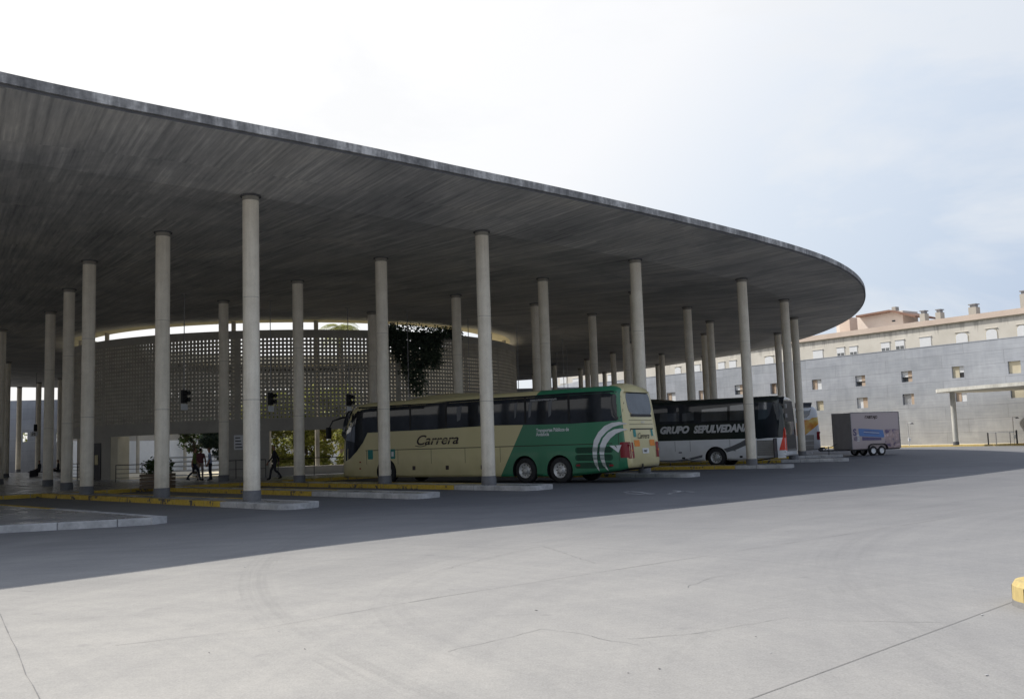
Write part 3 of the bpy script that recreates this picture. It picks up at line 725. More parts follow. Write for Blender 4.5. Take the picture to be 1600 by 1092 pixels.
# ------------------------------------------------------------------ vegetation
def leaves(mb, c, rad, n, size, m, shell=.55):
    c = Vector(c)
    for _ in range(n):
        while True:
            v = Vector((random.uniform(-1, 1), random.uniform(-1, 1), random.uniform(-1, 1)))
            if shell**2 < v.length_squared < 1 or (v.length_squared < 1 and random.random() < .25): break
        p = c+Vector((v.x*rad[0], v.y*rad[1], v.z*rad[2]))
        a = Vector((random.gauss(0, 1), random.gauss(0, 1), random.gauss(0, .6))).normalized(); b = a.orthogonal().normalized()
        b = (Matrix.Rotation(random.uniform(0, 6.28), 3, a) @ b); s = size*random.uniform(.6, 1.4)
        q = a*s; r = b*s*.45
        mb.add([p-q, p+r, p+q, p-r], [(0, 1, 2, 3)], m)
def tree(name, x, y, z0, h, cr, label, leafm, n=1500, size=.16, nb=9, low=.35, group=None, lean=0):
    e = empty(name, (x, y, z0), 0, label, 'tree', group)
    t = MB(); top = Vector((x+lean, y, z0+h*.6)); pts = [Vector((x, y, z0)), Vector((x+lean*.4+.1, y, z0+h*.25)), top]
    t.tube(pts, [h*.028, h*.022, h*.013], MT['bark'], 8); lf = MB(); lf.nrm = False
    for k in range(nb):
        a = 2.4*k+random.uniform(-.3, .3); rr = cr*random.uniform(.3, .8); zz = z0+h*random.uniform(low, .9)
        c = Vector((x+lean+rr*math.cos(a), y+rr*math.sin(a), zz))
        st_ = pts[0].lerp(top, random.uniform(.45, 1)); t.tube([st_, st_.lerp(c, .55)+Vector((0, 0, .15)), c], [h*.009, h*.006, h*.003], MT['bark'], 5)
        s = cr*random.uniform(.34, .55); leaves(lf, c, (s, s, s*.75), n//nb, size, leafm)
    t.build('trunk', None, e); lf.build('crown', None, e)
    return e
tree('courtyard_tree', -16.6, 61.0, .16, 5.0, 2.0, 'bright yellow green tree seen through the opening behind the walking man', MT['leaf_light'], 9000, .13, 20, .12, 'trees inside the round courtyard')
tree('courtyard_tree', -10.6, 60.6, .16, 5.4, 2.1, 'sunlit leafy tree with slanting trunk seen beside the front of the green coach', MT['leaf_light'], 9000, .12, 20, .1, 'trees inside the round courtyard', 1.1)
tree('courtyard_tree', -13.4, 66.0, .16, 6.2, 2.4, 'tall sunlit tree deeper in the courtyard behind the lattice', MT['leaf_light'], 6000, .16, 18, .2, 'trees inside the round courtyard')
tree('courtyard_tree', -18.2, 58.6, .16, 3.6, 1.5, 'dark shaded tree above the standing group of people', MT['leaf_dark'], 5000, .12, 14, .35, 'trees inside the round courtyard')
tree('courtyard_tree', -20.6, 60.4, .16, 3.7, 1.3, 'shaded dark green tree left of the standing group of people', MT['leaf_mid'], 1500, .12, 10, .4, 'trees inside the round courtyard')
tree('courtyard_tree', -14.0, 62.8, .16, 4.6, 1.9, 'bushy sunlit tree filling the middle of the low sill opening', MT['leaf_light'], 9000, .12, 18, .08, 'trees inside the round courtyard')
tree('courtyard_tree', -5.5, 66, .16, 5.6, 2.3, 'leafy tree hidden behind the lattice above the green coach', MT['leaf_light'], 5000, .17, 14, .2, 'trees inside the round courtyard')
# ground planting under the courtyard trees
e = MB(); e.nrm = False
for k in range(26): leaves(e, (-17+random.uniform(0, 10), 58.6+random.uniform(0, 5), .4), (.9, .6, .45), 60, .14, MT['leaf_light'], 0)
tag(e.build('courtyard_shrubs'), 'low bright ground planting behind the sill of the courtyard opening', 'shrubs', kind='stuff')
# palm in the courtyard
def palm(x, y, h, label):
    e = empty('palm_tree', (x, y, .16), 0, label, 'palm', None)
    t = MB(); t.tube([(x, y, .16), (x+.1, y, h*.5), (x, y, h)], [.24, .19, .2], MT['bark'], 10); t.build('trunk', None, e)
    f = MB(); f.nrm = False
    for k in range(26):
        a = k*2.399; up = random.uniform(.1, 1.1); ln = random.uniform(1.7, 2.4); pr = None
        d = Vector((math.cos(a), math.sin(a), 0)); s = Vector((-d.y, d.x, 0)); pts = []
        for i in range(9):
            u = i/8; pts.append(Vector((x, y, h))+d*ln*u+Vector((0, 0, up*ln*u*.8-1.25*ln*u*u*.75)))
        for i in range(8):
            p, q = pts[i], pts[i+1]
            for sg_ in (-1, 1):
                for kk in range(3):
                    o_ = p.lerp(q, kk/3); l_ = .55*(1-abs(i/8-.45))+.1
                    tip = o_+s*sg_*l_+(q-p).normalized()*.25-Vector((0, 0, .22*l_*2))
                    f.add([o_, o_+(q-p).normalized()*.05, tip], [(0, 1, 2)], MT['leaf_light'])
    f.build('fronds', None, e)
palm(-13.7, 74.5, 11.3, 'palm whose fronds fill the gap above the lattice wall')
# creeper hanging over the lattice
e = MB(); e.nrm = False
for _ in range(8000):
    u = random.random(); px = 603+u*118
    zt = 9.35-.25*random.random(); 
    if px < 640: zb_ = 8.6-(px-603)/37*2.9
    elif px < 662: zb_ = 4.9
    elif px < 688: zb_ = 6.6
    else: zb_ = 8.75
    z = zb_+(zt-zb_)*random.random()**.8+random.gauss(0, .12)
    if z > 8.9 and random.random() < .45: continue
    if px > 688 and random.random() < .5: continue
    a = dang(px)+random.gauss(0, .012); rr = RD+random.uniform(.02, .38)*(1 if z < 8.8 else 1.3)-(.5*random.random() if z > 8.85 else 0)
    p = Vector((CO.x+rr*math.cos(a), CO.y+rr*math.sin(a), z))
    b_ = Vector((random.gauss(0, 1), random.gauss(0, 1), random.gauss(0, 1))).normalized(); c_ = b_.orthogonal().normalized(); s = random.uniform(.06, .12)
    e.add([p-b_*s, p+c_*s*.7, p+b_*s, p-c_*s*.7], [(0, 1, 2, 3)], MT['leaf_dark'])
tag(e.build('creeper'), 'dark green creeper spilling over the top of the lattice wall', 'creeper')

# ------------------------------------------------------------------ perimeter wall on the right
W0 = Vector((18.2, 127.9, 0)); WN = Vector((WD.y, -WD.x, 0)); WN = WN if WN.y < 0 else -WN      # normal towards the camera
def wl(px, py, off=0.0):
    p = plane_pt(px, py, W0-WN*off, WN); return ((p-W0).dot(WD), p.z)
def holes_wall(name, parent, segs, z0, z1, holes, m, W, D, Nn, thick, off=0):
    """wall sheet with rectangular openings and reveals"""
    mb = MB(); mb.nrm = False
    S = sorted(set([segs[0], segs[1]]+[h[0] for h in holes]+[h[1] for h in holes])); Z = sorted(set([z0, z1]+[h[2] for h in holes]+[h[3] for h in holes]))
    def P(s, z, d): q = W+D*s-Nn*(off+d); return (q.x, q.y, z)
    for i in range(len(S)-1):
        for j in range(len(Z)-1):
            cs, cz = (S[i]+S[i+1])/2, (Z[j]+Z[j+1])/2
            if any(h[0] < cs < h[1] and h[2] < cz < h[3] for h in holes): continue
            mb.add([P(S[i], Z[j], 0), P(S[i+1], Z[j], 0), P(S[i+1], Z[j+1], 0), P(S[i], Z[j+1], 0)], [(0, 1, 2, 3)], m)
            mb.add([P(S[i], Z[j], thick), P(S[i+1], Z[j], thick), P(S[i+1], Z[j+1], thick), P(S[i], Z[j+1], thick)], [(3, 2, 1, 0)], m)
    for h in list(holes)+[(segs[0], segs[1], z0, z1)]:
        a, b, c, d = h
        for (s0, q0), (s1, q1) in (((a, c), (b, c)), ((b, c), (b, d)), ((b, d), (a, d)), ((a, d), (a, c))):
            mb.add([P(s0, q0, 0), P(s1, q1, 0), P(s1, q1, thick), P(s0, q0, thick)], [(0, 1, 2, 3)], m)
    return mb.build(name, None, parent)
wall = empty('boundary_wall', W0, 0, 'tall grey board marked concrete wall with small square openings on the right', 'wall')
def z7(x, y): return (1200+x/4, 440+y/4)
def z9(x, y): return (980+x/4, 400+y/4)
ops = [(z7(305, 643), 60, 62, 'L'), (z7(577, 620), 62, 66, 'R2'), (z7(867, 593), 68, 68, 'R2'), (z7(1187, 565), 75, 72, 'L2'), (z7(1540, 535), 80, 78, 'C'),
       (z7(325, 775), 45, 60, 'C'), (z7(590, 757), 68, 66, 'R'), (z7(878, 735), 72, 68, 'G'), (z7(1207, 715), 70, 68, 'L'), (z7(1558, 688), 85, 75, 'C'),
       (z9(275, 885), 55, 62, 'L'), (z9(467, 870), 40, 60, 'L'), (z9(697, 835), 50, 60, 'R2'), (z9(927, 828), 55, 66, 'L'), (z7(40, 668), 50, 62, 'L')]
holes = []; meta = []
for (px, py), wpx, hpx, kind in ops:
    s0, zc = wl(px-wpx/8, py); s1, _ = wl(px+wpx/8, py); _, za = wl(px, py+hpx/8); _, zb_ = wl(px, py-hpx/8)
    holes.append((s0, s1, za, zb_)); meta.append(kind)
# snap: remove overlaps with earlier ones
SW0, SW1 = -22, 90
holes_wall('wall_panel', wall, (SW0, SW1), -.1, 9.9, holes, MT['wall'], W0, WD, WN, .35)
mb = MB()
for s0, s1 in ((SW0, SW1),):
    a = W0+WD*s0-WN*.175; b = W0+WD*s1-WN*.175; mb.beam(a+Vector((0, 0, 9.93)), b+Vector((0, 0, 9.93)), .42, .06, MT['wall'])
mb.build('coping', None, wall)
def wbox(mb, s0, s1, z0, z1, o0, o1, m):
    """box on the wall frame: o = distance behind the wall face"""
    P = [(W0+WD*s-WN*o) for o in (o0, o1) for s in (s0, s1)]
    vs = [(p.x, p.y, z) for z in (z0, z1) for p in P]
    mb.add(vs, [(0, 1, 3, 2), (4, 6, 7, 5), (0, 4, 5, 1), (2, 3, 7, 6), (0, 2, 6, 4), (1, 5, 7, 3)], m)
for h, k in zip(holes, meta):
    s0, s1, a, b = h; w_ = s1-s0; i = MB(); e_ = .012
    # shallow window set into the opening: coloured reveal panel plus blind
    if k == 'L':
        wbox(i, s0+e_, s0+w_*.45, a+e_, b-e_, .18, .30, MT['tan']); wbox(i, s0+w_*.45, s1-e_, a+e_, b-e_, .22, .31, MT['shutter'])
    elif k == 'R':
        wbox(i, s0+e_, s0+w_*.5, a+e_, b-e_, .22, .31, MT['shutter']); wbox(i, s0+w_*.5, s1-e_, a+e_, b-e_, .18, .30, MT['tan'])
    elif k == 'R2':
        wbox(i, s0+e_, s0+w_*.55, a+(b-a)*.42, b-e_, .22, .31, MT['shutter']); wbox(i, s0+w_*.55, s1-e_, a+e_, b-e_, .18, .30, MT['tan'])
        wbox(i, s0+e_, s0+w_*.55, a+e_, a+(b-a)*.42, .26, .31, MT['glass_clear']); wbox(i, s0+e_, s1-e_, a+(b-a)*.40, a+(b-a)*.45, .12, .17, MT['dark_metal'])
    elif k == 'L2':
        wbox(i, s0+e_, s0+w_*.55, a+e_, b-e_, .18, .30, MT['cream_panel']); wbox(i, s0+w_*.55, s1-e_, a+(b-a)*.45, b-e_, .22, .31, MT['shutter'])
        wbox(i, s0+w_*.55, s1-e_, a+e_, a+(b-a)*.45, .24, .31, MT['dark_metal'])
    elif k == 'C':
        wbox(i, s0+e_, s1-e_, a+e_, b-e_, .2, .31, MT['cream_panel'])
    else:
        wbox(i, s0+e_, s0+w_*.7, a+e_, b-e_, .25, .31, MT['shutter']); wbox(i, s0+w_*.7, s1-e_, a+e_, b-e_, .15, .30, MT['tan'])
        for q in range(6): wbox(i, s0+w_*(.08+.1*q), s0+w_*(.10+.1*q), a+e_, b-e_, .10, .13, MT['grey_metal'])
    i.build('window', None, wall)
# pavement and yellow kerb before the wall
mb = MB(); a = W0+WD*SW0; b = W0+WD*SW1
mb.add([(a.x, a.y, .15), (b.x, b.y, .15), ((b+WN*4.6).x, (b+WN*4.6).y, .15), ((a+WN*4.6).x, (a+WN*4.6).y, .15)], [(0, 1, 2, 3)], MT['light_floor']); mb.nrm = False
mb.build('wall_pavement', kind='structure')
mb = MB(); mb.beam(a+WN*4.7+Vector((0, 0, .08)), b+WN*4.7+Vector((0, 0, .08)), .3, .17, MT['yellow_clean']); mb.build('pavement_kerb', kind='structure')
# far wall on the left / behind
FW = empty('boundary_wall', (-90, 109, 0), 0, 'pale grey panel wall behind the left end of the canopy, seen between the columns', 'wall')
fd = Vector((math.cos(R(8)), math.sin(R(8)), 0)); fn = Vector((fd.y, -fd.x, 0)); f0 = Vector((-100, 109, 0))
def fw(px, py): p = plane_pt(px, py, f0, fn); return ((p-f0).dot(fd), p.z)
fh = []
for (pa, pb_, ya, yb) in ((34, 42.5, 676, 690), (87, 93.5, 676, 690)):
    s0, z1_ = fw(pa, ya); s1, z0_ = fw(pb_, yb); fh.append((s0, s1, z0_, z1_))
holes_wall('wall_panel', FW, (0, 112), -.1, fw(60, 625)[1], fh, MT['wall_far'], f0, fd, fn, .4)
mb = MB(); q = f0+fd*112; mb.beam(q+Vector((0, 0, 4.9)), (W0+WD*SW0+Vector((0, 0, 4.9))), .4, 10, MT['wall_far']); mb.build('return_wall', None, FW)
mb = MB(); mb.beam((-100, 109, 4.5), (-118, 30, 4.5), .4, 9.2, MT['wall_far']); mb.beam((-118, 30, 4.5), (-95, -60, 4.5), .4, 9.2, MT['wall_far']); mb.build('added_side_wall', None, FW)  # unseen wall added on the left to darken reflections in the coach glass
lf = MB(); lf.nrm = False
for s0, s1, a, b in fh:
    c = f0+fd*((s0+s1)/2)-fn*2.2; leaves(lf, (c.x, c.y, (a+b)/2), (1.6, .8, 1.6), 260, .18, MT['leaf_light'])
tag(lf.build('hedge'), 'sunlit foliage filling the two small openings of the far left wall', 'hedge', kind='stuff')

# ------------------------------------------------------------------ apartment building behind the wall
OF = 3.2
bld = empty('apartment_building', W0-WN*OF, 0, 'long beige apartment block with coral parapet rising behind the grey wall', 'building')
s_, zc1 = wl(1475, 506.5, OF); _, zc2 = wl(1475, 499, OF)
ZF = wl(1425, 513, OF)[1]
zcs = [wl(*p, OF)[1] for p in ((1350, 525), (1475, 506), (1600, 487.5))]; zct = [wl(*p, OF)[1] for p in ((1350, 515), (1475, 499), (1600, 479))]
ZF = sum(zcs)/3; ZC = sum(zct)/3
mb = MB(); wbox(mb, SW0-2, 90, 0, ZF, OF, OF+10, MT['render']); mb.build('wall', None, bld)
mb = MB(); wbox(mb, SW0-2.2, 90.2, ZF, ZC, OF-.28, OF+10.2, MT['coral']); pr_ = mb.build('parapet', None, bld)
mb = MB(); wbox(mb, SW0-2.3, 90.3, ZF-.10, ZF-.005, OF-.16, OF-.003, MT['cream_panel']); mb.build('cornice', None, bld)
def bwin(px, py, wpx, hpx, arch=False, split=False):
    s0, _ = wl(px-wpx/8, py, OF); s1, _ = wl(px+wpx/8, py, OF); _, a = wl(px, py+hpx/8, OF); _, b = wl(px, py-hpx/8, OF)
    a -= .25
    f = MB()
    if arch:
        n = 10; pts = [(s0, a), (s1, a)]; cx, rx = (s0+s1)/2, (s1-s0)/2; hb = b-.38
        for k in range(n+1):
            t = math.pi*k/n; pts.append((cx+rx*math.cos(t), hb+.38*math.sin(t)))
    else: pts = [(s0, a), (s1, a), (s1, b), (s0, b)]
    def ext(mb, pts, o0, o1, m):
        n = len(pts); vs = [tuple((W0+WD*s-WN*o)+Vector((0, 0, z))) for o in (o0, o1) for s, z in pts]
        mb.add(vs, [list(range(n)), list(range(n, 2*n))[::-1]]+[(i, (i+1) % n, n+(i+1) % n, n+i) for i in range(n)], m)
    cx, cz = (s0+s1)/2, (a+b)/2
    big = [((s-cx)*1.10+cx, (z-cz)*1.07+cz) for s, z in pts]
    ext(f, big, OF-.03, OF+.02, MT['cream_panel'] if arch else MT['render']); fr = f.build('window', None, bld)
    g = MB(); ext(g, pts, OF-.05, OF-.025, MT['shutter'])
    if split:
        wbox(g, s0+.07, cx-.04, a+.05, cz-.05, OF-.062, OF-.052, MT['glass_clear']); wbox(g, cx+.04, s1-.07, a+.05, cz-.05, OF-.062, OF-.052, MT['glass_clear'])
    g.build('shutter', None, fr)
    h = MB(); wbox(h, s0-.08, s1+.08, b-.02 if not arch else b+.05, b+.05 if not arch else b+.10, OF-.10, OF-.003, MT['render']); h.build('lintel', None, fr)
for x, y, w_, h_, a, sp_ in ((313, 455, 60, 56, 0, 0), (455, 437, 48, 54, 0, 1), (535, 430, 48, 54, 0, 1), (735, 405, 54, 54, 0, 1), (825, 392, 56, 56, 0, 1), (985, 374, 70, 58, 0, 0), (1212, 350, 75, 60, 1, 0), (1398, 327, 70, 62, 1, 0), (1590, 303, 66, 64, 1, 0)):
    bwin(*z7(x, y), w_, h_, a, sp_)
for x, y, w_, h_, a in ((317, 717, 38, 44, 1), (438, 702, 34, 48, 0), (590, 685, 40, 46, 0), (660, 677, 42, 50, 0), (888, 652, 56, 50, 1), (30, 740, 40, 40, 0)):
    bwin(*z9(x, y), w_, h_, a)
for px, py in ((880, 592), (900, 596), (955, 590)): bwin(px, py, 40, 40)
# chimneys
def chim(px, ytop, ybot, wpx, back=4.0):
    s0, zt = wl(px-wpx/2, ytop, OF+back); s1, _ = wl(px+wpx/2, ytop, OF+back); c = MB()
    wbox(c, s0, s1, ZC-.5, zt-.35, OF+back-.4, OF+back+.4, MT['render']); ch = c.build('chimney', None, bld)
    c = MB(); wbox(c, s0+.15*(s1-s0), s1-.15*(s1-s0), zt-.35, zt-.1, OF+back-.28, OF+back+.28, MT['grey_metal']); wbox(c, s0, s1, zt-.1, zt, OF+back-.4, OF+back+.4, MT['grey_metal']); c.build('cowl', None, ch)
chim(1443.5, 486, 497, 8); chim(1468, 484, 495, 8); chim(1521.5, 476, 487, 12); chim(1601, 455, 480, 11)
# penthouse
PB = 10
pent = MB(); s0, _ = wl(1307, 514, PB); s1, z1_ = wl(1411, 497, PB); zt = wl(1390, 488, PB)[1]
wbox(pent, s0, s1, ZC-.6, zt, PB, PB+3, MT['pink_white']); pn = pent.build('penthouse', None, bld)
q = MB(); sa, za = wl(1337, 493, PB-.8); sm, zm = wl(1389, 484, PB-.8); sb, zb_ = wl(1430, 493, PB-.8)
vs = []
for o in (PB-.8, PB+3.4):
    for s, z in ((sa, za), (sm, zm), (sb, zb_)):
        for dz in (0, -.22): p = W0+WD*s-WN*o; vs.append((p.x, p.y, z+dz))
q.add(vs, [(0, 2, 3, 1), (2, 4, 5, 3), (6, 7, 9, 8), (8, 9, 11, 10), (0, 6, 8, 2), (2, 8, 10, 4), (1, 3, 9, 7), (3, 5, 11, 9), (0, 1, 7, 6), (4, 10, 11, 5)], MT['roof_brown']); q.build('pitched_roof', None, pn)
q = MB(); s0, z0_ = wl(1394, 503, PB); s1, z1_ = wl(1399, 500, PB); wbox(q, s0, s1, z0_, z1_, PB-.04, PB-.01, MT['glass']); q.build('vent_window', None, pn)
q = MB(); s0, z0_ = wl(1393, 480, PB+3); s1, _ = wl(1399, 480, PB+3); wbox(q, s0, s1, ZC, z0_, PB+3, PB+3.7, MT['render']); q.build('chimney', None, pn)
q = MB(); s0, z0_ = wl(1311, 498, PB-3); s1, _ = wl(1327, 498, PB-3); wbox(q, s0, s1, ZC-.5, z0_, PB-3, PB-1.5, MT['coral']); q.build('stair_tower', None, bld)

# ------------------------------------------------------------------ small canopy on the right
sc_ = empty('shelter_canopy', (43.0, 89.5, .15), 0, 'small low white concrete shelter roof on a round post at the right edge', 'canopy')
cb_ = gp(1493, 693.5, .15); cb_ = dep(1493, 680, 85.5); cb_.z = .15
ztop = dep(1487, 613, 85.5).z
q = MB(); q.tube([(cb_.x, cb_.y, .45), (cb_.x, cb_.y, ztop)], .23, MT['slab_white'], 20); q.build('post', None, sc_)
q = MB(); q.tube([(cb_.x, cb_.y, .15), (cb_.x, cb_.y, .46)], .26, MT['col_base'], 20); q.build('base_band', None, sc_)
# slab outline in plan: long curved plate running towards the viewer's right
tipL = dep(1465.5, 607, 85.0)
zs = ztop+.02
A_ = [(tipL.x, 85.2), (tipL.x+.55, 82.5), (tipL.x+1.7, 79), (tipL.x+3.0, 76), (tipL.x+6.5, 70), (tipL.x+12, 65), (tipL.x+22, 60)]
bb_ = lambda s_, k_: ((W0+WD*s_+WN*k_).x, (W0+WD*s_+WN*k_).y)
B_ = [bb_(80, .8), bb_(72, .8), bb_(60, .8), bb_(50, .9), bb_(47.5, 1.6), (tipL.x+.5, 86.6)]
q = MB(); q.prism(A_+B_, zs, zs+.30, MT['slab_white']); q.build('slab', None, sc_)
q = MB(); q.tube([(tipL.x+15, 80, .15), (tipL.x+15, 80, zs)], .23, MT['slab_white'], 16); q.build('post', None, sc_)
# guard rail with posts by the wall
gr = empty('guard_rail', dep(1567, 680, 82), 0, 'low metal guard rail with two dark posts by the grey wall under the shelter', 'railing')
q = MB()
for px, m_, r_ in ((1543.5, 'dark_metal', .06), (1588.5, 'dark_metal', .07)):
    p = dep(px, 680, 81.5); q = MB(); q.tube([(p.x, p.y, .15), (p.x, p.y, 1.2 if px < 1560 else 1.35)], r_, MT[m_], 8); q.build('post', None, gr)
for px in (1556, 1578): p = dep(px, 680, 82); q = MB(); q.tube([(p.x, p.y, .15), (p.x, p.y, 1.2)], .03, MT['grey_metal'], 6); q.build('upright', None, gr)
a = dep(1544, 680, 82); b = dep(1589, 680, 82); q = MB(); q.tube([(a.x, a.y, 1.2), (b.x, b.y, 1.2)], .03, MT['white_metal'], 6); q.build('top_rail', None, gr)
def wall_lamp(px, y0, y1, label):
    p = dep(px, y1, 85 if px > 1500 else 88.2); z0 = max(.3, dep(px, y1, p.y).z); z1 = dep(px, y0, p.y).z
    e = empty('pipe_lamp', (p.x, p.y, .15), 0, label, 'lamp', 'small bent pipe lamps before the grey wall')
    q = MB(); q.tube([(p.x, p.y, .15), (p.x, p.y, z1), (p.x+.15, p.y-.1, z1+.05), (p.x+.3, p.y-.15, z1)], .03, MT['white_metal'], 6); q.build('pipe', None, e)
    q = MB(); q.lathe([(.05, .12), (.16, .03), (.17, 0)], MT['dark_metal'], 12, (p.x+.33, p.y-.15, z1-.1)); q.build('lamp_head', None, e)
    q = MB(); q.box((p.x+.05, p.y, .75), (.22, .16, .28), MT['white_metal'], 0, .02); q.build('junction_box', None, e)
wall_lamp(1420, 661, 686, 'thin bent pipe lamp at the wall foot right of the box trailer')
wall_lamp(1584, 652, 677, 'thin bent pipe lamp at the wall foot behind the guard rail')
# round yellow bumper island at the right edge
bi = empty('yellow_kerb_end', (5.3, 8.75, 0), 0, 'round ended yellow painted concrete kerb in the sun at the right edge', 'kerb')
q = MB()
pts = [(4.62+.42-.42*math.cos(t), 8.78+.42*math.sin(t)) for t in [math.pi*(k/12)-math.pi/2 for k in range(13)]]
out_ = [(7.5, 8.36)]+[(4.62+.42+.42*math.cos(t), 8.78+.42*math.sin(t)) for t in [-math.pi/2-math.pi*k/14 for k in range(15)]]+[(7.5, 9.2)]
out_ = out_[::-1]
n = len(out_); H1, H2 = .185, .235
out_ = [(a_-.06, b_) for a_, b_ in out_]
def shr(p, k): v = Vector(p)-Vector((max(4.98, min(7.5, p[0])), 8.78)); b_ = Vector((max(4.98, min(7.5, p[0])), 8.78)); q_ = b_+v*k; return (q_.x, q_.y)
rings = [([shr(p, 1.02) for p in out_], 0), ([shr(p, 1.0) for p in out_], .055), ([shr(p, .99) for p in out_], H1), ([shr(p, .93) for p in out_], H2-.01), ([shr(p, .82) for p in out_], H2)]
vs = [(x, y, z) for rg, z in rings for x, y in rg]
for r_ in range(len(rings)-1):
    q.add([vs[r_*n+i] for i in range(n)]+[vs[(r_+1)*n+i] for i in range(n)], [(i, (i+1) % n, n+(i+1) % n, n+i) for i in range(n)], MT['joint'] if r_ == 0 else MT['bumper'] if 'bumper' in MT else MT['yellow_clean'], r_ > 0)
q.add(vs[-n:], [list(range(n))], MT['yellow_clean']); q.build('kerb_body', None, bi)
q = MB()
for k in range(3):
    t = R(150+k*42); x0, y0 = 4.98+.416*math.cos(t), 8.78+.416*math.sin(t)
    q.beam((x0, y0, .03), (x0+.002, y0, .18), .009, .009, MT['seam'])
q.build('stone_joint', None, bi)

# ------------------------------------------------------------------ coaches
def coach_body(e, Ln, W, H, zb, rear_lean, front_lean, mat, axles, arch_r=.60, zrear=.5, hump=0):
    hw = W/2
    def ring(x, w, zt, z0, rr):
        pts = []
        # bottom left -> up side -> roof -> down
        prof = [(-w*.97, z0), (-w, z0+.10), (-w, z0+.45), (-w, 1.2), (-w, 1.55), (-w, 2.3), (-w*.997, 2.9), (-w*.99, zt-rr*1.05)]
        arc = [(-w*.99+rr*(1-math.cos(a)), zt-rr*1.05+rr*math.sin(a)*.98) for a in [math.pi/2*k/5 for k in range(1, 6)]]
        mid = [(-w*.4, zt+.0), (0, zt+.03)]
        half = prof+arc+mid; full = half+[(-y, z) for y, z in half[:-1]][::-1]
        for y, z in full:
            lr = rear_lean*max(0, (z-1.0)/(H-1.0))**1.6*max(0, 1-x/2.2)
            lf = front_lean*max(0, (z-1.0)/(H-1.0))**2.6*max(0, 1-(Ln-x)/3.0)
            pts.append((x+lr-lf, y, z))
        return pts
    st = [(0, .84, .93, .16), (.03, .92, .955, .10), (.10, .97, .975, .05), (.25, .995, .99, .02), (.5, 1, 1, 0), (1.2, 1, 1, 0)]
    secs = []
    for x, kw_, kz, dz in st:
        zr = zb+(zrear-zb)*max(0, 1-x/2.6); secs.append(ring(x, hw*kw_, H*kz, zr+dz, .28))
    for x in (1.9, 2.6): secs.append(ring(x, hw, H, zb+(zrear-zb)*max(0, 1-x/2.6), .28))
    k = 3.4
    while k < Ln-2.2: secs.append(ring(k, hw, H, zb, .28)); k += 1.0
    for x, kw_, kz, dz in ((1.6, 1, 1, 0), (.9, 1, .995, 0), (.5, .99, .985, .02), (.25, .96, .97, .05), (.1, .90, .95, .1), (.0, .80, .93, .18)):
        secs.append(ring(Ln-x, hw*kw_, H*kz, zb+dz, .28))
    n = len(secs[0]); vs = [p for s in secs for p in s]
    fs = [(i*n+j, i*n+(j+1) % n, (i+1)*n+(j+1) % n, (i+1)*n+j) for i in range(len(secs)-1) for j in range(n)]
    fs += [tuple(range(n))[::-1], tuple(range((len(secs)-1)*n, len(secs)*n))]
    bm = bmesh.new(); V = [bm.verts.new(p) for p in vs]
    for f in fs: bm.faces.new([V[i] for i in f])
    bmesh.ops.recalc_face_normals(bm, faces=bm.faces[:])
    me = bpy.data.meshes.new('body'); bm.to_mesh(me); bm.free(); me.materials.append(mat); me.materials.append(MT['black']); me.materials.append(MT['glass'])
    ob = bpy.data.objects.new('body', me); col.objects.link(ob)
    cut = MB()
    for ax in axles:
        for sy in (-1, 1): cut.lathe([(arch_r, -.33), (arch_r, .33)], None, 28, (ax, sy*(hw-.25), .50), 'y')
    cu = cut.build('cutter', MT['black'])
    md = ob.modifiers.new('b', 'BOOLEAN'); md.operation = 'DIFFERENCE'; md.object = cu; md.solver = 'EXACT'
    bpy.context.view_layer.update(); dg = bpy.context.evaluated_depsgraph_get(); m2 = bpy.data.meshes.new_from_object(ob.evaluated_get(dg))
    bpy.data.objects.remove(cu); ob.modifiers.clear(); ob.data = m2; m2.materials.clear()
    for x in (mat, MT['black'], MT['glass']): m2.materials.append(x)
    for p in m2.polygons:
        c = p.center; p.material_index = 0; p.use_smooth = abs(c.y) < hw*.999 or c.z > 2.9
        for ax in axles:
            if math.hypot(c.x-ax, c.z-.5) < arch_r+.005 and abs(c.y) < hw-.003 and c.z < 1.3: p.material_index = 1; p.use_smooth = False
        if p.normal.z < -.8 and c.z < .8: p.material_index = 1
        if p.normal.x > .55 and 1.25 < c.z < H-.3: p.material_index = 2
    ob.parent = e
    bv = BVHTree.FromPolygons([v.co.copy() for v in m2.vertices], [list(p.vertices) for p in m2.polygons])
    return ob, bv
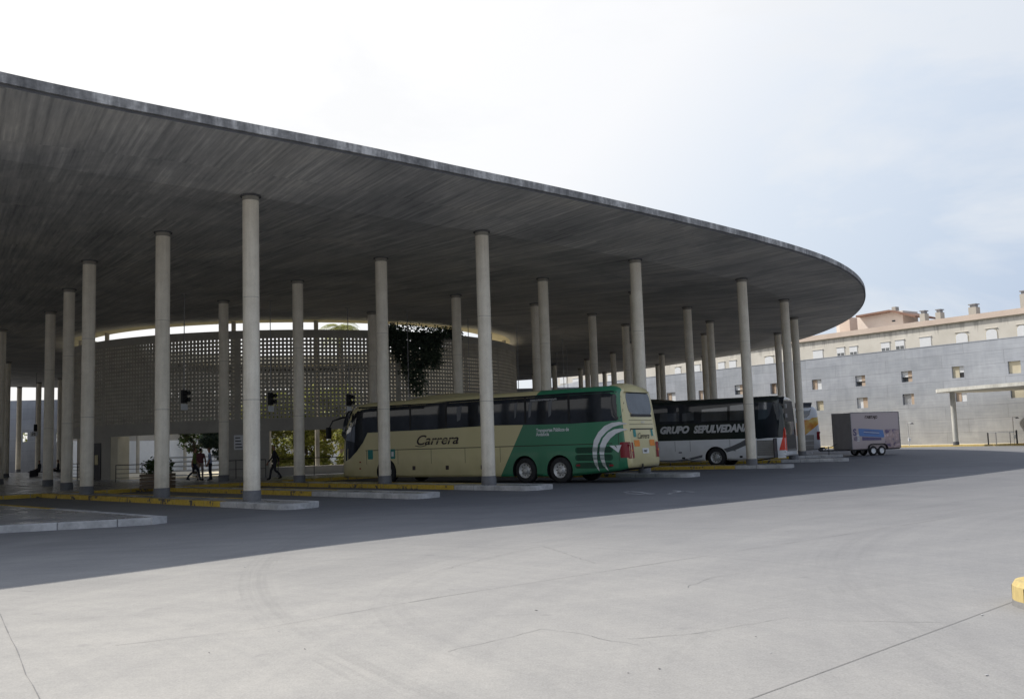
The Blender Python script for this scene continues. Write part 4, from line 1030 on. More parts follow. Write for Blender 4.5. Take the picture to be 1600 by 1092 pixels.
def decal(e, bv, poly, axis, name, m, off=.006, grid=.25, parent=None, thick=.004):
    """polygon of (u, z): axis 'L' = left side (+y), u = x; axis 'B' = rear (-x), u = y; draped on the body"""
    bm = bmesh.new()
    if axis == 'L': vs = [bm.verts.new((u, 3, z)) for u, z in poly]
    else: vs = [bm.verts.new((-3, u, z)) for u, z in poly]
    bm.faces.new(vs)
    us = [u for u, _ in poly]; zs_ = [z for _, z in poly]
    k = math.floor(min(us)/grid)*grid
    while k < max(us):
        bmesh.ops.bisect_plane(bm, geom=bm.verts[:]+bm.edges[:]+bm.faces[:], plane_co=(k, 0, 0) if axis == 'L' else (0, k, 0), plane_no=(1, 0, 0) if axis == 'L' else (0, 1, 0)); k += grid
    k = math.floor(min(zs_)/grid)*grid
    while k < max(zs_):
        bmesh.ops.bisect_plane(bm, geom=bm.verts[:]+bm.edges[:]+bm.faces[:], plane_co=(0, 0, k), plane_no=(0, 0, 1)); k += grid
    d = Vector((0, -1, 0)) if axis == 'L' else Vector((1, 0, 0))
    for v in bm.verts:
        h = bv.ray_cast(v.co, d)
        if h[0] is not None: v.co = h[0]-d*off
        else: v.co = v.co+d*1.73 if axis == 'L' else v.co+d*3
    for f in bm.faces: f.smooth = True
    bmesh.ops.recalc_face_normals(bm, faces=bm.faces[:])
    me = bpy.data.meshes.new(name); bm.to_mesh(me); bm.free(); me.materials.append(m); o = bpy.data.objects.new(name, me); col.objects.link(o); o.parent = parent or e
    return o
def rrect(u0, u1, z0, z1, r=.08, n=4):
    out = []
    for cx, cz, a0 in ((u1-r, z1-r, 0), (u0+r, z1-r, 90), (u0+r, z0+r, 180), (u1-r, z0+r, 270)):
        for k in range(n+1): a = R(a0+90*k/n); out.append((cx+r*math.cos(a), cz+r*math.sin(a)))
    return out
def wheel(e, x, y, r=.51, alloy=True, side=1):
    q = MB(); s = side
    q.lathe([(r*.60, .0*s), (r*.93, .0*s), (r, -.05*s), (r, -.25*s), (r*.93, -.3*s), (r*.6, -.3*s)], MT['tyre'], 36, (x, y, r), 'y', True, False); w_ = q.build('wheel', None, e, True)
    q = MB(); q.lathe([(r*.612, -.002*s), (r*.57, -.004*s), (r*.52, -.09*s), (r*.30, -.10*s), (r*.27, -.03*s), (r*.12, -.01*s), (.001, -.01*s)], MT['rim'], 30, (x, y, r), 'y', True, False); q.build('rim', None, w_, True)
    q = MB()
    for k in range(10):
        a = k*math.pi/5
        if alloy: q.lathe([(r*.055, -.088*s), (r*.05, -.085*s)], MT['black'], 8, (x+r*.42*math.cos(a), y, r+r*.42*math.sin(a)), 'y')
        q.lathe([(.018, -.02*s), (.016, .01*s)], MT['grey_metal'], 6, (x+r*.22*math.cos(a), y, r+r*.22*math.sin(a)), 'y')
    q.build('wheel_nuts', None, w_, True)
def coach_common(e, Ln, W, axles, alloy=True):
    for i, ax in enumerate(axles):
        for s in (-1, 1): wheel(e, ax, s*(W/2-.02), side=s, alloy=alloy)
    q = MB(); q.box((Ln/2, 0, .62), (Ln-3.2, W-.75, .5), MT['black']); q.build('underframe', None, e, True)

# --- coach 1
u1 = Vector((-.808, .589, 0)).normalized(); P1 = Vector((4.3, 35.5, 0)); L1 = 15.6; W1 = 2.55
n1 = Vector((-u1.y, u1.x, 0)); c1 = P1-n1*W1/2
bus = empty('coach', c1, math.atan2(u1.y, u1.x), 'long cream and green coach with three axles parked under the canopy', 'coach')
AX1 = (3.17, 4.87, 12.6)
body, bv = coach_body(bus, L1, W1, 3.74, .27, .38, .95, MT['bus1'], AX1, .61, .52)
coach_common(bus, L1, W1, AX1)
def sd(px, py):
    p = plane_pt(px, py, P1, n1); return ((p-P1).dot(u1), p.z)
S1 = lambda pts: [sd(*p) for p in pts]
def Z3(x, y): return (680+x/4, 560+y/4)
def Z9(x, y): return (480+x/5.714, 600+y/5.714)
gl = S1([Z3(1168, 330), Z3(1160, 370), Z3(1130, 388), Z3(840, 408), Z3(560, 415), Z3(370, 418), Z3(0, 441), Z9(1250, 400), Z9(720, 424), Z9(612, 432), Z9(540, 434), Z9(500, 520), Z9(440, 605), Z9(380, 668), Z9(330, 695), Z9(302, 694), Z9(299, 600), Z9(308, 450), Z9(325, 340), Z9(350, 262), Z9(385, 222), Z9(440, 208), Z9(612, 200), Z9(720, 190), Z9(1250, 162), Z3(0, 272), Z3(370, 245), Z3(560, 235), Z3(840, 214), Z3(1100, 201), Z3(1130, 208), Z3(1152, 235), Z3(1166, 275)])
glass = decal(bus, bv, gl, 'L', 'side_glazing', MT['glass'])
for px in (889, 821, 770, 697, 641, 590):
    u = sd(px, 650)[0]; decal(bus, bv, [(u-.05, 2.42), (u+.05, 2.42), (u+.05, 3.48), (u-.05, 3.48)], 'L', 'window_pillar', MT['black'], .012, parent=glass)
# driver window
dw = S1([Z9(350, 400), Z9(375, 380), Z9(428, 374), Z9(425, 520), Z9(345, 500)]); decal(bus, bv, dw, 'L', 'driver_window', MT['glass_sky'], .012, parent=glass)
# curtains seen behind the glass (pale vertical folds)
for a, b in ((826, 832), (857, 864), (714, 722), (804, 809)):
    u0 = sd(a, 650)[0]; u1_ = sd(b, 650)[0]; decal(bus, bv, [(u0, 2.62), (u0, 3.25), (u1_, 3.30), (u1_+.1, 2.7)], 'L', 'curtain', MT['swoosh_grey'], .010, parent=glass)
# panel seams
def seam(pts, name='panel_seam', w_=.02, m=None, e_=bus, b_=bv):
    for (a, za), (b, zb_) in zip(pts, pts[1:]):
        d = Vector((b-a, zb_-za)); n_ = Vector((-d.y, d.x)).normalized()*w_/2
        decal(e_, b_, [(a-n_.x, za-n_.y), (b-n_.x, zb_-n_.y), (b+n_.x, zb_+n_.y), (a+n_.x, za+n_.y)], 'L', name, m or MT['seam'], .004, 1.0)
seam([(.25, 1.50), (13.9, 1.50)], 'belt_seam', .03)
for px in (782, 727, 674, 622, 573): u = sd(px, 720)[0]; seam([(u, .32), (u, 1.48)])
u = sd(967, 700)[0]; seam([(u, .55), (u, 2.1)])
for px in (697, 752): u = sd(px+2, 730)[0]; decal(bus, bv, rrect(u-.09, u+.09, .58, .76, .02), 'L', 'hatch_lock', MT['text_dark'], .008)
for px in (646,): u = sd(px+1, 730)[0]; decal(bus, bv, rrect(u-.09, u+.09, .58, .76, .02), 'L', 'hatch_lock', MT['text_dark'], .008)
for px, py in ((563, 722), (563, 732)): u, z = sd(px, py); decal(bus, bv, rrect(u-.05, u+.05, z-.03, z+.03, .01), 'L', 'marker_lamp', MT['red_lamp'], .008)
for px, py in ((579, 710), (613.5, 709)):
    u, z = sd(px, py); s_g = decal(bus, bv, rrect(u-.16, u+.16, z-.22, z+.22, .03), 'L', 'access_sticker', MT['teal'], .008)
    if px > 600: decal(bus, bv, [(u-.07, z-.12), (u+.07, z-.12), (u+.07, z+.10), (u-.07, z+.10)], 'L', 'sticker_figure', MT['logo_white'], .012, parent=s_g)
# engine grilles
for y0, y1 in ((556, 588), (602, 636), (652, 684)):
    a, z1_ = sd(*Z3(875, y0)); b, z0_ = sd(*Z3(1112, y1)); g = decal(bus, bv, rrect(b, a, z0_, z1_, .1), 'L', 'engine_grille', MT['grille_green'], .006)
    for k in range(5):
        z = z0_+(z1_-z0_)*(k+.5)/5; decal(bus, bv, [(b+.08, z-.008), (a-.08, z-.008), (a-.08, z+.008), (b+.08, z+.008)], 'L', 'grille_slat', MT['black'], .010, 1.0, parent=g)
for x in (895, 1103): u, z = sd(*Z3(x, 667)); decal(bus, bv, rrect(u-.09, u+.09, z-.035, z+.035, .02), 'L', 'marker_lamp', MT['red_lamp'], .014)
# emblem: two crescents and a small triangle
def zc7(x, y): return (860+x/5.2, 560+y/5.2)
def crescent(outer, inner, mcut):
    pts = S1([zc7(*p) for p in outer+inner[::-1]]); return pts
o1 = [(622, 527), (560, 514), (500, 520), (440, 548), (390, 600), (355, 665), (343, 740), (346, 800), (362, 860), (400, 915)]
i1 = [(622, 530), (560, 540), (510, 556), (460, 592), (415, 640), (388, 700), (380, 760), (380, 810), (388, 865), (402, 915)]
o2 = [(625, 573), (570, 567), (520, 574), (470, 600), (430, 645), (405, 705), (400, 760), (408, 815), (428, 865), (472, 912)]
i2 = [(625, 577), (580, 590), (535, 610), (490, 648), (458, 692), (442, 740), (438, 780), (442, 825), (455, 870), (474, 911)]
for oo, ii in ((o1, i1), (o2, i2)):
    for k in range(len(oo)-1):
        quad = S1([zc7(*oo[k]), zc7(*oo[k+1]), zc7(*ii[k+1]), zc7(*ii[k])])
        decal(bus, bv, quad, 'L', 'emblem_crescent', MT['logo_white'] if k < 7 else MT['text_silver'], .016, .5)
for k, (y0, y1) in enumerate(((722, 762), (782, 826), (845, 885))):
    for oo, ii in ((o1, i1), (o2, i2)):
        def xa(P_, y):
            for (xa_, ya_), (xb_, yb_) in zip(P_, P_[1:]):
                if ya_ <= y <= yb_: return xa_+(xb_-xa_)*(y-ya_)/(yb_-ya_)
            return P_[-1][0]
        for j in range(4):
            ya = y0+(y1-y0)*j/4; yb = ya+(y1-y0)/8
            decal(bus, bv, S1([zc7(xa(oo, ya), ya), zc7(xa(ii, ya), ya), zc7(xa(ii, yb), yb), zc7(xa(oo, yb), yb)]), 'L', 'emblem_stripe', MT['grille_green'], .020, .5)
decal(bus, bv, S1([zc7(480, 708), zc7(578, 702), zc7(555, 765)]), 'L', 'emblem_triangle', MT['logo_white'], .016)
decal(bus, bv, S1([zc7(522, 707), zc7(535, 706), zc7(545, 730)]), 'L', 'emblem_triangle', MT['grille_green'], .02)
# lettering on the side: text runs from front to rear as seen from the left side
ux, uy = (-1, 0, 0), (0, 0, 1)
q = MB(); yb = W1/2+.012
u, z = sd(649, 694); put_text(q, 'Carrera', .60, (u, yb, z-.03), ux, uy, MT['text_dark'], shear=.35, sx=1.27, extrude=.003, bold=.008); 
u2, z2 = sd(712, 690)
for dz in (.12, .16): q.box(((u+u2)/2-.2, yb+.003, z+dz), (abs(u-u2)-.5, .004, .016), MT['bus1'])
for k in range(10):
    t = k/9; 
    a_ = (u-.0-.6*t, yb, z-.06-.05*math.sin(t*3)); b_ = (u-.6*(t+.1), yb, z-.06-.05*math.sin((t+.11)*3)); q.beam(a_, b_, .006, .03, MT['text_dark'])
q.build('brand_lettering', None, bus, True)
q = MB(); u, z = sd(838, 673); put_text(q, 'Transportes Públicos de', .20, (u, yb, z-.05), ux, uy, MT['logo_white'], sx=.80, extrude=.002, bold=.004)
u, z = sd(838, 679.5); put_text(q, 'Andalucía', .20, (u, yb, z-.04), ux, uy, MT['logo_white'], sx=.80, extrude=.002, bold=.004); q.build('slogan_lettering', None, bus, True)
q = MB(); u, z = sd(829, 625); put_text(q, 'www.autocarescarrera.es', .13, (u, yb+.012, z-.05), ux, uy, MT['text_silver'], sx=.95, extrude=.002); q.build('web_lettering', None, bus, True)
# rear face
rear = []
rw = decal(bus, bv, rrect(-1.0, .92, 2.55, 3.50, .33, 8), 'B', 'rear_window', MT['glass_clear'], .008, .12)
decal(bus, bv, rrect(-.9, .8, 2.50, 2.60, .04), 'B', 'wiper_trim', MT['black'], .02, .12, parent=rw)
for z in (2.36, 2.20): decal(bus, bv, [(-.9, z), (.95, z), (.95, z+.015), (-.9, z+.015)], 'B', 'rear_seam', MT['seam'], .006, .2)
decal(bus, bv, [(-.85, 2.0), (.9, 2.0), (.95, 1.93), (.97, 1.97), (.92, 2.05), (-.85, 2.05)], 'B', 'rear_handle', MT['seam'], .01, .2)
for s in (-1, 1):
    a, b = (.86, 1.24) if s > 0 else (-1.24, -.86)
    tl = decal(bus, bv, rrect(a, b, .92, 1.52, .05), 'B', 'tail_lamp', MT['red_lamp'], .012, .08)
    decal(bus, bv, rrect(a+.10, b-.14, 1.18, 1.25, .02), 'B', 'reflector', MT['orange_plate'], .02, .08, parent=tl)
    a, b = (.36, .76) if s > 0 else (-.80, -.42); decal(bus, bv, [(a, 1.36), (b, 1.36), (b, 1.60), (a, 1.60)], 'B', 'orange_marker', MT['orange_plate'], .012)
# red lamp wraps onto the side
decal(bus, bv, rrect(.02, .40, .95, 1.54, .05), 'L', 'tail_lamp', MT['red_lamp'], .012, .06)
decal(bus, bv, rrect(-.28, .22, 1.08, 1.28, .02), 'B', 'number_plate', MT['plate_white'], .014)
decal(bus, bv, rrect(.55, .75, 1.72, 2.0, .02), 'B', 'access_sticker', MT['teal'], .012); decal(bus, bv, rrect(-.78, -.62, 1.74, 2.0, .02), 'B', 'access_sticker', MT['teal'], .012)
q = MB()
def rx(y, z):
    h = bv.ray_cast(Vector((-3, y, z)), Vector((1, 0, 0))); return h[0].x if h[0] else 0
put_text(q, 'Carrera', .30, (rx(.5, 1.7)-.03, .52, 1.66), (0, -1, 0), uy, MT['text_dark'], shear=.35, sx=1.0); put_text(q, 'NOGE', .10, (rx(.1, 2.1)-.03, .12, 2.25), (0, -1, 0), uy, MT['text_silver'])
put_text(q, '9487', .14, (rx(0, 1.2)-.035, .16, 1.13), (0, -1, 0), uy, MT['text_dark']); q.build('rear_lettering', None, bus, True)
q = MB(); q.tube([(rx(.4, .75)-.04, .38, .52), (rx(.4, .75)-.06, .38, .70)], [.05, .03], MT['black'], 8); q.build('tow_hook', None, bus, True)
# roof fairings
q = MB(); q.nrm = True
def blister(q, x0, x1, w_, z, h, m):
    nx, ny = 14, 10; vs = []
    for i in range(nx+1):
        for j in range(ny+1):
            u = i/nx; v = j/ny; hh = h*(math.sin(math.pi*min(1, max(0, u)))**.45)*(math.sin(math.pi*v)**.4)
            vs.append((x0+(x1-x0)*u, (v-.5)*w_, z+hh))
    q.add(vs, [(i*(ny+1)+j, (i+1)*(ny+1)+j, (i+1)*(ny+1)+j+1, i*(ny+1)+j+1) for i in range(nx) for j in range(ny)], m, True)
blister(q, 7.6, 11.6, 1.9, 3.70, .24, MT['bus1']); q.build('air_conditioner', None, bus, True)
q = MB(); blister(q, .22, 1.6, 1.95, 3.45, .40, MT['bus1']); q.build('rear_spoiler', None, bus, True)
# mirror on the far front corner (long curved arm)
for sy in (1, -1):
    q = MB(); q.tube([(L1-.7, sy*1.0, 3.05), (L1-.1, sy*1.15, 3.1), (L1+.45, sy*1.3, 2.95), (L1+.62, sy*1.38, 2.6)], [.05, .045, .035, .03], MT['black'], 8); ma = q.build('mirror_arm', None, bus, True)
    q = MB(); q.box((L1+.62, sy*1.40, 2.38), (.16, .24, .55), MT['black'], 0, .04); q.build('mirror', None, ma, True)

# --- coach 2
u2 = Vector((-.866, .5, 0)).normalized(); n2 = Vector((-u2.y, u2.x, 0)); P2 = Vector((14.0, 48.8, 0)); W2 = 2.55; L2 = 12.4
b2e = empty('coach', P2-n2*W2/2, math.atan2(u2.y, u2.x), 'black over white coach with open engine flap behind the green coach', 'coach')
AX2 = (3.73, 9.9)
body2, bv2 = coach_body(b2e, L2, W2, 3.68, .35, .12, .8, MT['bus2'], AX2, .60, .45)
coach_common(b2e, L2, W2, AX2)
def sd2(px, py): p = plane_pt(px, py, P2, n2); return ((p-P2).dot(u2), p.z)
def Z10(x, y): return (1010+x/6.826, 590+y/6.826)
def S2(pts): return [sd2(*p) for p in pts]
g2 = decal(b2e, bv2, S2([Z10(75, 300), Z10(520, 280), Z10(1060, 255), Z10(1060, 470), Z10(510, 492), Z10(75, 500)])+[], 'L', 'side_glazing', MT['glass'], .006)
for pts in ([(148, 385), (350, 375), (350, 465), (140, 470)], [(382, 385), (505, 358), (505, 455), (380, 465)], [(590, 340), (862, 312), (862, 455), (585, 468)], [(890, 300), (1060, 280), (1060, 450), (888, 458)], [(1195, 262), (1352, 262), (1310, 400), (1270, 440), (1190, 445)]):
    decal(b2e, bv2, S2([Z10(*p) for p in pts]), 'L', 'window_pane', MT['glass_sky'], .014, parent=g2)
decal(b2e, bv2, S2([Z10(1145, 215), Z10(1470, 205), Z10(1420, 420), Z10(1400, 630), Z10(1180, 655), Z10(1145, 450)]), 'L', 'rear_side_glazing', MT['glass'], .008)
q = MB(); yb = W2/2+.014
u, z = sd2(*Z10(143, 600)); put_text(q, 'GRUPO', .50, (u, yb, z+.02), ux, uy, MT['text_silver'], shear=.3, sx=.98, bold=.03); q.build('company_lettering', None, b2e, True); q = MB()
u, z = sd2(*Z10(505, 590)); put_text(q, 'SEPULVEDANA', .53, (u, yb, z+.01), ux, uy, MT['text_silver'], shear=.3, sx=.86, bold=.03); q.build('company_lettering', None, b2e, True)
def seam2(pts, w_=.02): seam(pts, 'panel_seam', w_, MT['seam_white'], b2e, bv2)
for x in (307, 468, 893): u = sd2(*Z10(x, 750))[0]; seam2([(u, .4), (u, 1.44)])
for x0, y0, x1, y1 in ((380, 848, 415, 866), (995, 832, 1028, 852)): a, za = sd2(*Z10(x0, y0)); b, zb_ = sd2(*Z10(x1, y1)); decal(b2e, bv2, rrect(b, a, zb_, za, .02), 'L', 'hatch_lock', MT['black'], .01)
for x0, y0, x1, y1 in ((345, 792, 380, 805), (930, 772, 955, 780)): a, za = sd2(*Z10(x0, y0)); b, zb_ = sd2(*Z10(x1, y1)); decal(b2e, bv2, rrect(b, a, zb_, za, .01), 'L', 'hatch_handle', MT['swoosh_grey'], .01)
decal(b2e, bv2, S2([Z10(*p) for p in ((95, 880), (300, 882), (450, 860), (598, 822), (596, 850), (450, 885), (300, 900), (95, 896))]), 'L', 'grey_swoosh', MT['swoosh_grey'], .008)
decal(b2e, bv2, S2([Z10(*p) for p in ((822, 760), (900, 735), (1000, 690), (1060, 655), (1140, 640), (1140, 690), (1060, 722), (960, 765), (860, 795))]), 'L', 'grey_swoosh', MT['swoosh_grey'], .008)
# open service bay at the tail
a, za = sd2(*Z10(1175, 668)); b, zb_ = sd2(*Z10(1372, 830)); sb_ = decal(b2e, bv2, [(b, zb_), (a, zb_), (a, za), (b, za)], 'L', 'open_engine_bay', MT['inner_metal'], .01)
for k in range(7):
    z = zb_+(za-zb_)*(k+.4)/7; decal(b2e, bv2, [(b+.02, z), (a-.02, z), (a-.02, z+.025), (b+.02, z+.025)], 'L', 'bay_rib', MT['grey_metal'], .02, parent=sb_)
q = MB(); u = sd2(*Z10(1393, 750))[0]; q.box((u, W2/2+.30, .95), (.05, .62, 1.0), MT['dark_metal'], 0, .01); q.box((u+.03, W2/2+.32, .95), (.02, .5, .85), MT['grey_metal']); q.build('hatch_door', None, b2e, True)
a, z = sd2(*Z10(1172, 885)); b, z2 = sd2(*Z10(1400, 850)); q = MB(); q.beam((a, W2/2-.05, z), (b, W2/2-.05, z2+.02), .06, .06, MT['black']); q.build('lower_rail', None, b2e, True)
decal(b2e, bv2, [(.0, .42), (.42, .42), (.42, .78), (.0, .78)], 'L', 'bumper_corner', MT['logo_white'], .012, .06)
decal(b2e, bv2, [(.02, .82), (.34, .82), (.12, 1.5), (.05, 2.0), (.0, 1.9)], 'L', 'tail_lamp', MT['red_bright'], .014, .05)
for yy in (1.05, -1.15): decal(b2e, bv2, rrect(yy-.05, yy+.1, .8, 1.9, .03), 'B', 'tail_lamp', MT['red_bright'], .014, .1)
decal(b2e, bv2, rrect(-.95, .95, 2.3, 3.4, .1), 'B', 'rear_window', MT['black'], .01, .15)
decal(b2e, bv2, rrect(-1.05, .95, .75, 1.6, .06), 'B', 'engine_grille', MT['dark_metal'], .012, .15)
q = MB(); blister(q, 6.3, 10.4, 2.0, 3.62, .26, MT['bus2']); q.build('air_conditioner', None, b2e, True)
for z in (2.6, 3.1): q = MB(); q.box((-.03, .95, z), (.1, .18, .22), MT['grey_metal'], 0, .02); q.build('camera_housing', None, b2e, True)

# --- coach 3
u3 = Vector((-1, .06, 0)).normalized(); n3 = Vector((-u3.y, u3.x, 0)); P3 = Vector((22.15, 68.2, 0))
b3e = empty('coach', P3-n3*1.25, math.atan2(u3.y, u3.x), 'white coach with orange flame livery glimpsed behind the right hand columns', 'coach')
body3, bv3 = coach_body(b3e, 12.2, 2.5, 3.62, .3, .18, .7, MT['bus3'], (3.3, 9.6), .6, .45)
coach_common(b3e, 12.2, 2.5, (3.3, 9.6))
def sd3(px, py): p = plane_pt(px, py, P3, n3); return ((p-P3).dot(u3), p.z)
def Z11(x, y): return (1140+x/5.333, 590+y/5.333)
pts = [sd3(*Z11(*p)) for p in ((600, 210), (685, 205), (678, 260), (665, 310), (640, 335), (600, 325))]; pts[0] = (pts[0][0]+9, pts[0][1]); pts[-1] = (pts[-1][0]+9, pts[-1][1])
decal(b3e, bv3, pts, 'L', 'side_glazing', MT['glass_sky'], .008)
for y0, y1 in ((478, 520), (528, 560), (566, 598)):
    a, za = sd3(*Z11(622, y0)); b, zb_ = sd3(*Z11(705, y1)); decal(b3e, bv3, [(b, zb_), (a, zb_), (a, za), (b, za)], 'L', 'grille_panel', MT['inner_metal'], .01)
decal(b3e, bv3, rrect(.02, .28, 1.15, 1.75, .05), 'L', 'tail_lamp', MT['red_lamp'], .012, .05)
decal(b3e, bv3, rrect(-.9, .9, 2.2, 3.3, .1), 'B', 'rear_window', MT['glass'], .01, .15)
q = MB(); blister(q, 3, 7, 1.9, 3.56, .2, MT['bus3']); q.build('air_conditioner', None, b3e, True)

# ------------------------------------------------------------------ box trailer
ta = R(20); tu = Vector((math.cos(ta), math.sin(ta), 0)); P4 = Vector((22.7, 63.5, 0))
tr = empty('box_trailer', P4, ta, 'pinkish grey twin axle box trailer with faded advertising, parked alone by the wall', 'trailer')
TL, TW, TB, TT = 4.05, 1.9, .46, 2.93
tm = MB(); tm.box((TL/2, 0, (TB+TT)/2), (TL, TW, TT-TB), MT['trailer'], 0, .03)
# origin is at the near left corner: shift by half width so that near side is y=-TW/2+TW/2
def tshift(mb): mb.v = [(x, y+TW/2, z) for x, y, z in mb.v]; return mb
tshift(tm).build('box', None, tr, True)
q = MB(); q.box((-.008, 0, (TB+TT)/2), (.02, TW-.06, TT-TB-.06), MT['trailer_end']); tshift(q).build('front_panel', None, tr, True)
q = MB()
for x in (0.0, TL):
    for y in (-TW/2, TW/2): q.box((x, y, (TB+TT)/2), (.05, .05, TT-TB), MT['grey_metal'], 0, .01)
for z in (TT,):
    for y in (-TW/2, TW/2): q.box((TL/2, y, z), (TL-.05, .045, .045), MT['grey_metal'])
tshift(q).build('corner_trim', None, tr, True)
q = MB(); q.box((TL/2, 0, .42), (TL+.15, TW-.3, .08), MT['dark_metal']); q.beam((0, -.5, .42), (-1.25, 0, .42), .07, .09, MT['dark_metal']); q.beam((0, .5, .42), (-1.25, 0, .42), .07, .09, MT['dark_metal'])
q.beam((-1.15, 0, .43), (-1.9, 0, .43), .09, .09, MT['dark_metal']); tshift(q).build('chassis', None, tr, True)
q = MB(); q.box((-1.85, 0, .50), (.32, .12, .14), MT['black'], 0, .03); q.tube([(-1.5, 0, .5), (-1.35, 0, .62), (-.9, 0, .70), (-.5, 0, .85)], .025, MT['dark_metal'], 6); q.box((-1.7, 0, .62), (.4, .16, .12), MT['black'], 0, .03)
tshift(q).build('coupling', None, tr, True)
q = MB(); q.tube([(-1.1, .12, 0.12), (-1.1, .12, .7)], .035, MT['grey_metal'], 8); q.lathe([(.10, -.03), (.10, .03)], MT['tyre'], 14, (-1.1, .12, .10), 'y'); tshift(q).build('jockey_wheel', None, tr, True)
for x in (1.72, 2.42):
    for s in (-1, 1):
        y = s*(TW/2-.06) + TW/2
        q = MB(); r_ = .33; q.lathe([(r_*.58, 0), (r_*.94, 0), (r_, -.04*s), (r_, -.16*s), (r_*.94, -.2*s)], MT['tyre'], 28, (x, y+s*.09, r_), 'y', True, False); wo = q.build('wheel', None, tr, True)
        q = MB(); q.lathe([(r_*.6, -.01*s), (r_*.5, -.04*s), (r_*.25, -.015*s), (.001, -.015*s)], MT['white_metal'], 20, (x, y+s*.09, r_), 'y', True, False); q.build('rim', None, wo, True)
q = MB()
for s in (-1, 1):
    q = MB(); yy = s*(TW/2+.03); pts = [(1.28, .42), (1.34, .66), (1.55, .78), (2.60, .78), (2.80, .66), (2.88, .42)]
    for (x0, z0_), (x1, z1_) in zip(pts, pts[1:]): q.beam((x0, yy, z0_), (x1, yy, z1_), .22, .05, MT['black'], up=(0, 0, 1))
    tshift(q).build('mudguard', None, tr, True)
yn = -.012
q = MB(); q.add([(.62, yn, 1.35), (2.65, yn, 1.20), (2.72, yn, 1.30), (2.62, yn, 1.72), (.58, yn, 1.86)], [(0, 1, 2, 3, 4)], MT['ad_blue']); q.build('blue_banner', None, tr, True)
q = MB(); q.add([(.85, yn-.003, 1.05), (2.45, yn-.003, 1.03), (2.45, yn-.003, 1.19), (.85, yn-.003, 1.29)], [(0, 1, 2, 3)], MT['ad_navy'])
for k in range(3): q.add([(1.0, yn-.006, 1.56+.08*k-.04), (2.3, yn-.006, 1.46+.08*k-.04), (2.3, yn-.006, 1.49+.08*k-.04), (1.0, yn-.006, 1.59+.08*k-.04)], [(0, 1, 2, 3)], MT['text_silver'] if k == 1 else MT['ad_navy'])
put_text(q, 'S', .62, (.12, yn-.004, 1.40), (1, 0, 0), (0, 0, 1), MT['ad_navy'], bold=.02); put_text(q, '@', .30, (.16, yn-.004, 1.10), (1, 0, 0), (0, 0, 1), MT['ad_navy'])
for k in range(5): q.add([(.42, yn-.004, 1.0+.1*k), (.62+.06*(k % 2), yn-.004, 1.0+.1*k), (.62, yn-.004, 1.05+.1*k), (.42, yn-.004, 1.05+.1*k)], [(0, 1, 2, 3)], MT['text_silver'])
q.nrm = False; q.build('advert_print', None, tr, True)
q = MB(); put_text(q, ':TABITAJO', .26, (1.15, yn, 2.52), (1, 0, 0), (0, 0, 1), MT['text_dark'], bold=.008, sx=.9); q.build('advert_lettering', None, tr, True)
q = MB(); q.box((TL+.02, TW/2-.2, .62), (.05, .3, .1), MT['red_lamp']); q.box((TL+.03, .02, 1.0), (.05, .05, .1), MT['dark_metal']); q.box((TL+.03, .02, 2.5), (.05, .05, .1), MT['dark_metal']); q.build('rear_lamp', None, tr, True)

# ------------------------------------------------------------------ hanging traffic lights
def hang_light(x, y, zb_, label, rz=0, sign=True, box=True):
    e = empty('hanging_signal', (x, y, ZS), rz, label, 'traffic light', 'signals hung on thin rods from the canopy')
    q = MB(); q.tube([(0, 0, 0), (0, 0, zb_+.75-ZS)], .022, MT['grey_metal'], 8); q.build('rod', None, e, True)
    q = MB(); q.lathe([(.15, -.02), (.15, -.0)], MT['grey_metal'], 14); q.build('ceiling_plate', None, e, True)
    if not box: return
    q = MB(); q.box((0, 0, zb_+.40-ZS), (.16, .30, .66), MT['black'], 0, .02); q.build('signal_box', None, e, True)
    for k in (0, 1):
        q = MB(); q.lathe([(.115, -.16), (.10, -.16), (.10, .14), (.115, .14)][::1], MT['black'], 16, (0, 0, 0), 'y')
        q.v = [(-yy+.20 if False else .08+(yy+.16)*.9, xx*.9, zz+zb_+.56-.32*k-ZS) for xx, yy, zz in q.v]; q.build('lens_hood', None, e, True)
    if sign:
        q = MB(); q.box((.02, 0, zb_-.12-ZS), (.05, .42, .30), MT['sign_white'], 0, .01); s_ = q.build('bay_number_panel', None, e, True)
for i, (px, ty, by, lab) in enumerate(((288, 460, 632, 'hanging signal between the second and nearest column, leftmost over the bays'), (422, 470, 635, 'hanging signal just right of the nearest column'),
                         (543, 481, 636, 'hanging signal above the front of the green coach'))):
    p = gp(px, ty, ZS); zb_ = dep(px, by, p.y).z; hang_light(p.x, p.y, zb_, lab, R(-25))
for px, ty, lab in ((636, 486, 'hanging rod signal in front of the creeper'), (731, 497, 'hanging rod signal right of the column by the creeper'), (807, 507, 'hanging rod signal near the right end of the lattice wall'),
                    (878.5, 530, 'hanging rod signal beyond the right of the lattice, nearer of a close trio'), (885, 541, 'hanging rod signal in the middle of a close trio right of the lattice'), (869, 552, 'hanging rod signal farthest of a close trio right of the lattice')):
    p = gp(px, ty, ZS); hang_light(p.x, p.y, 2.9, lab, R(-30))
p = gp(57, 583, ZS); hang_light(p.x, p.y, dep(57, 675, p.y).z, 'hanging signal with a small numbered panel at the far left', R(-60))
pn_ = empty('bay_number_sign', (p.x, p.y-.25, dep(57, 678, p.y).z), 0, 'small white bay number sign under the far left hanging signal', 'sign')
q = MB(); q.box((0, 0, 0), (.62, .06, .40), MT['sign_white'], 0, .01); pl_ = q.build('panel', None, pn_, True); q = MB(); put_text(q, 'r2', .36, (-.16, -.034, -.12), (1, 0, 0), (0, 0, 1), MT['text_dark'], bold=.01); q.build('number', None, pl_, True)

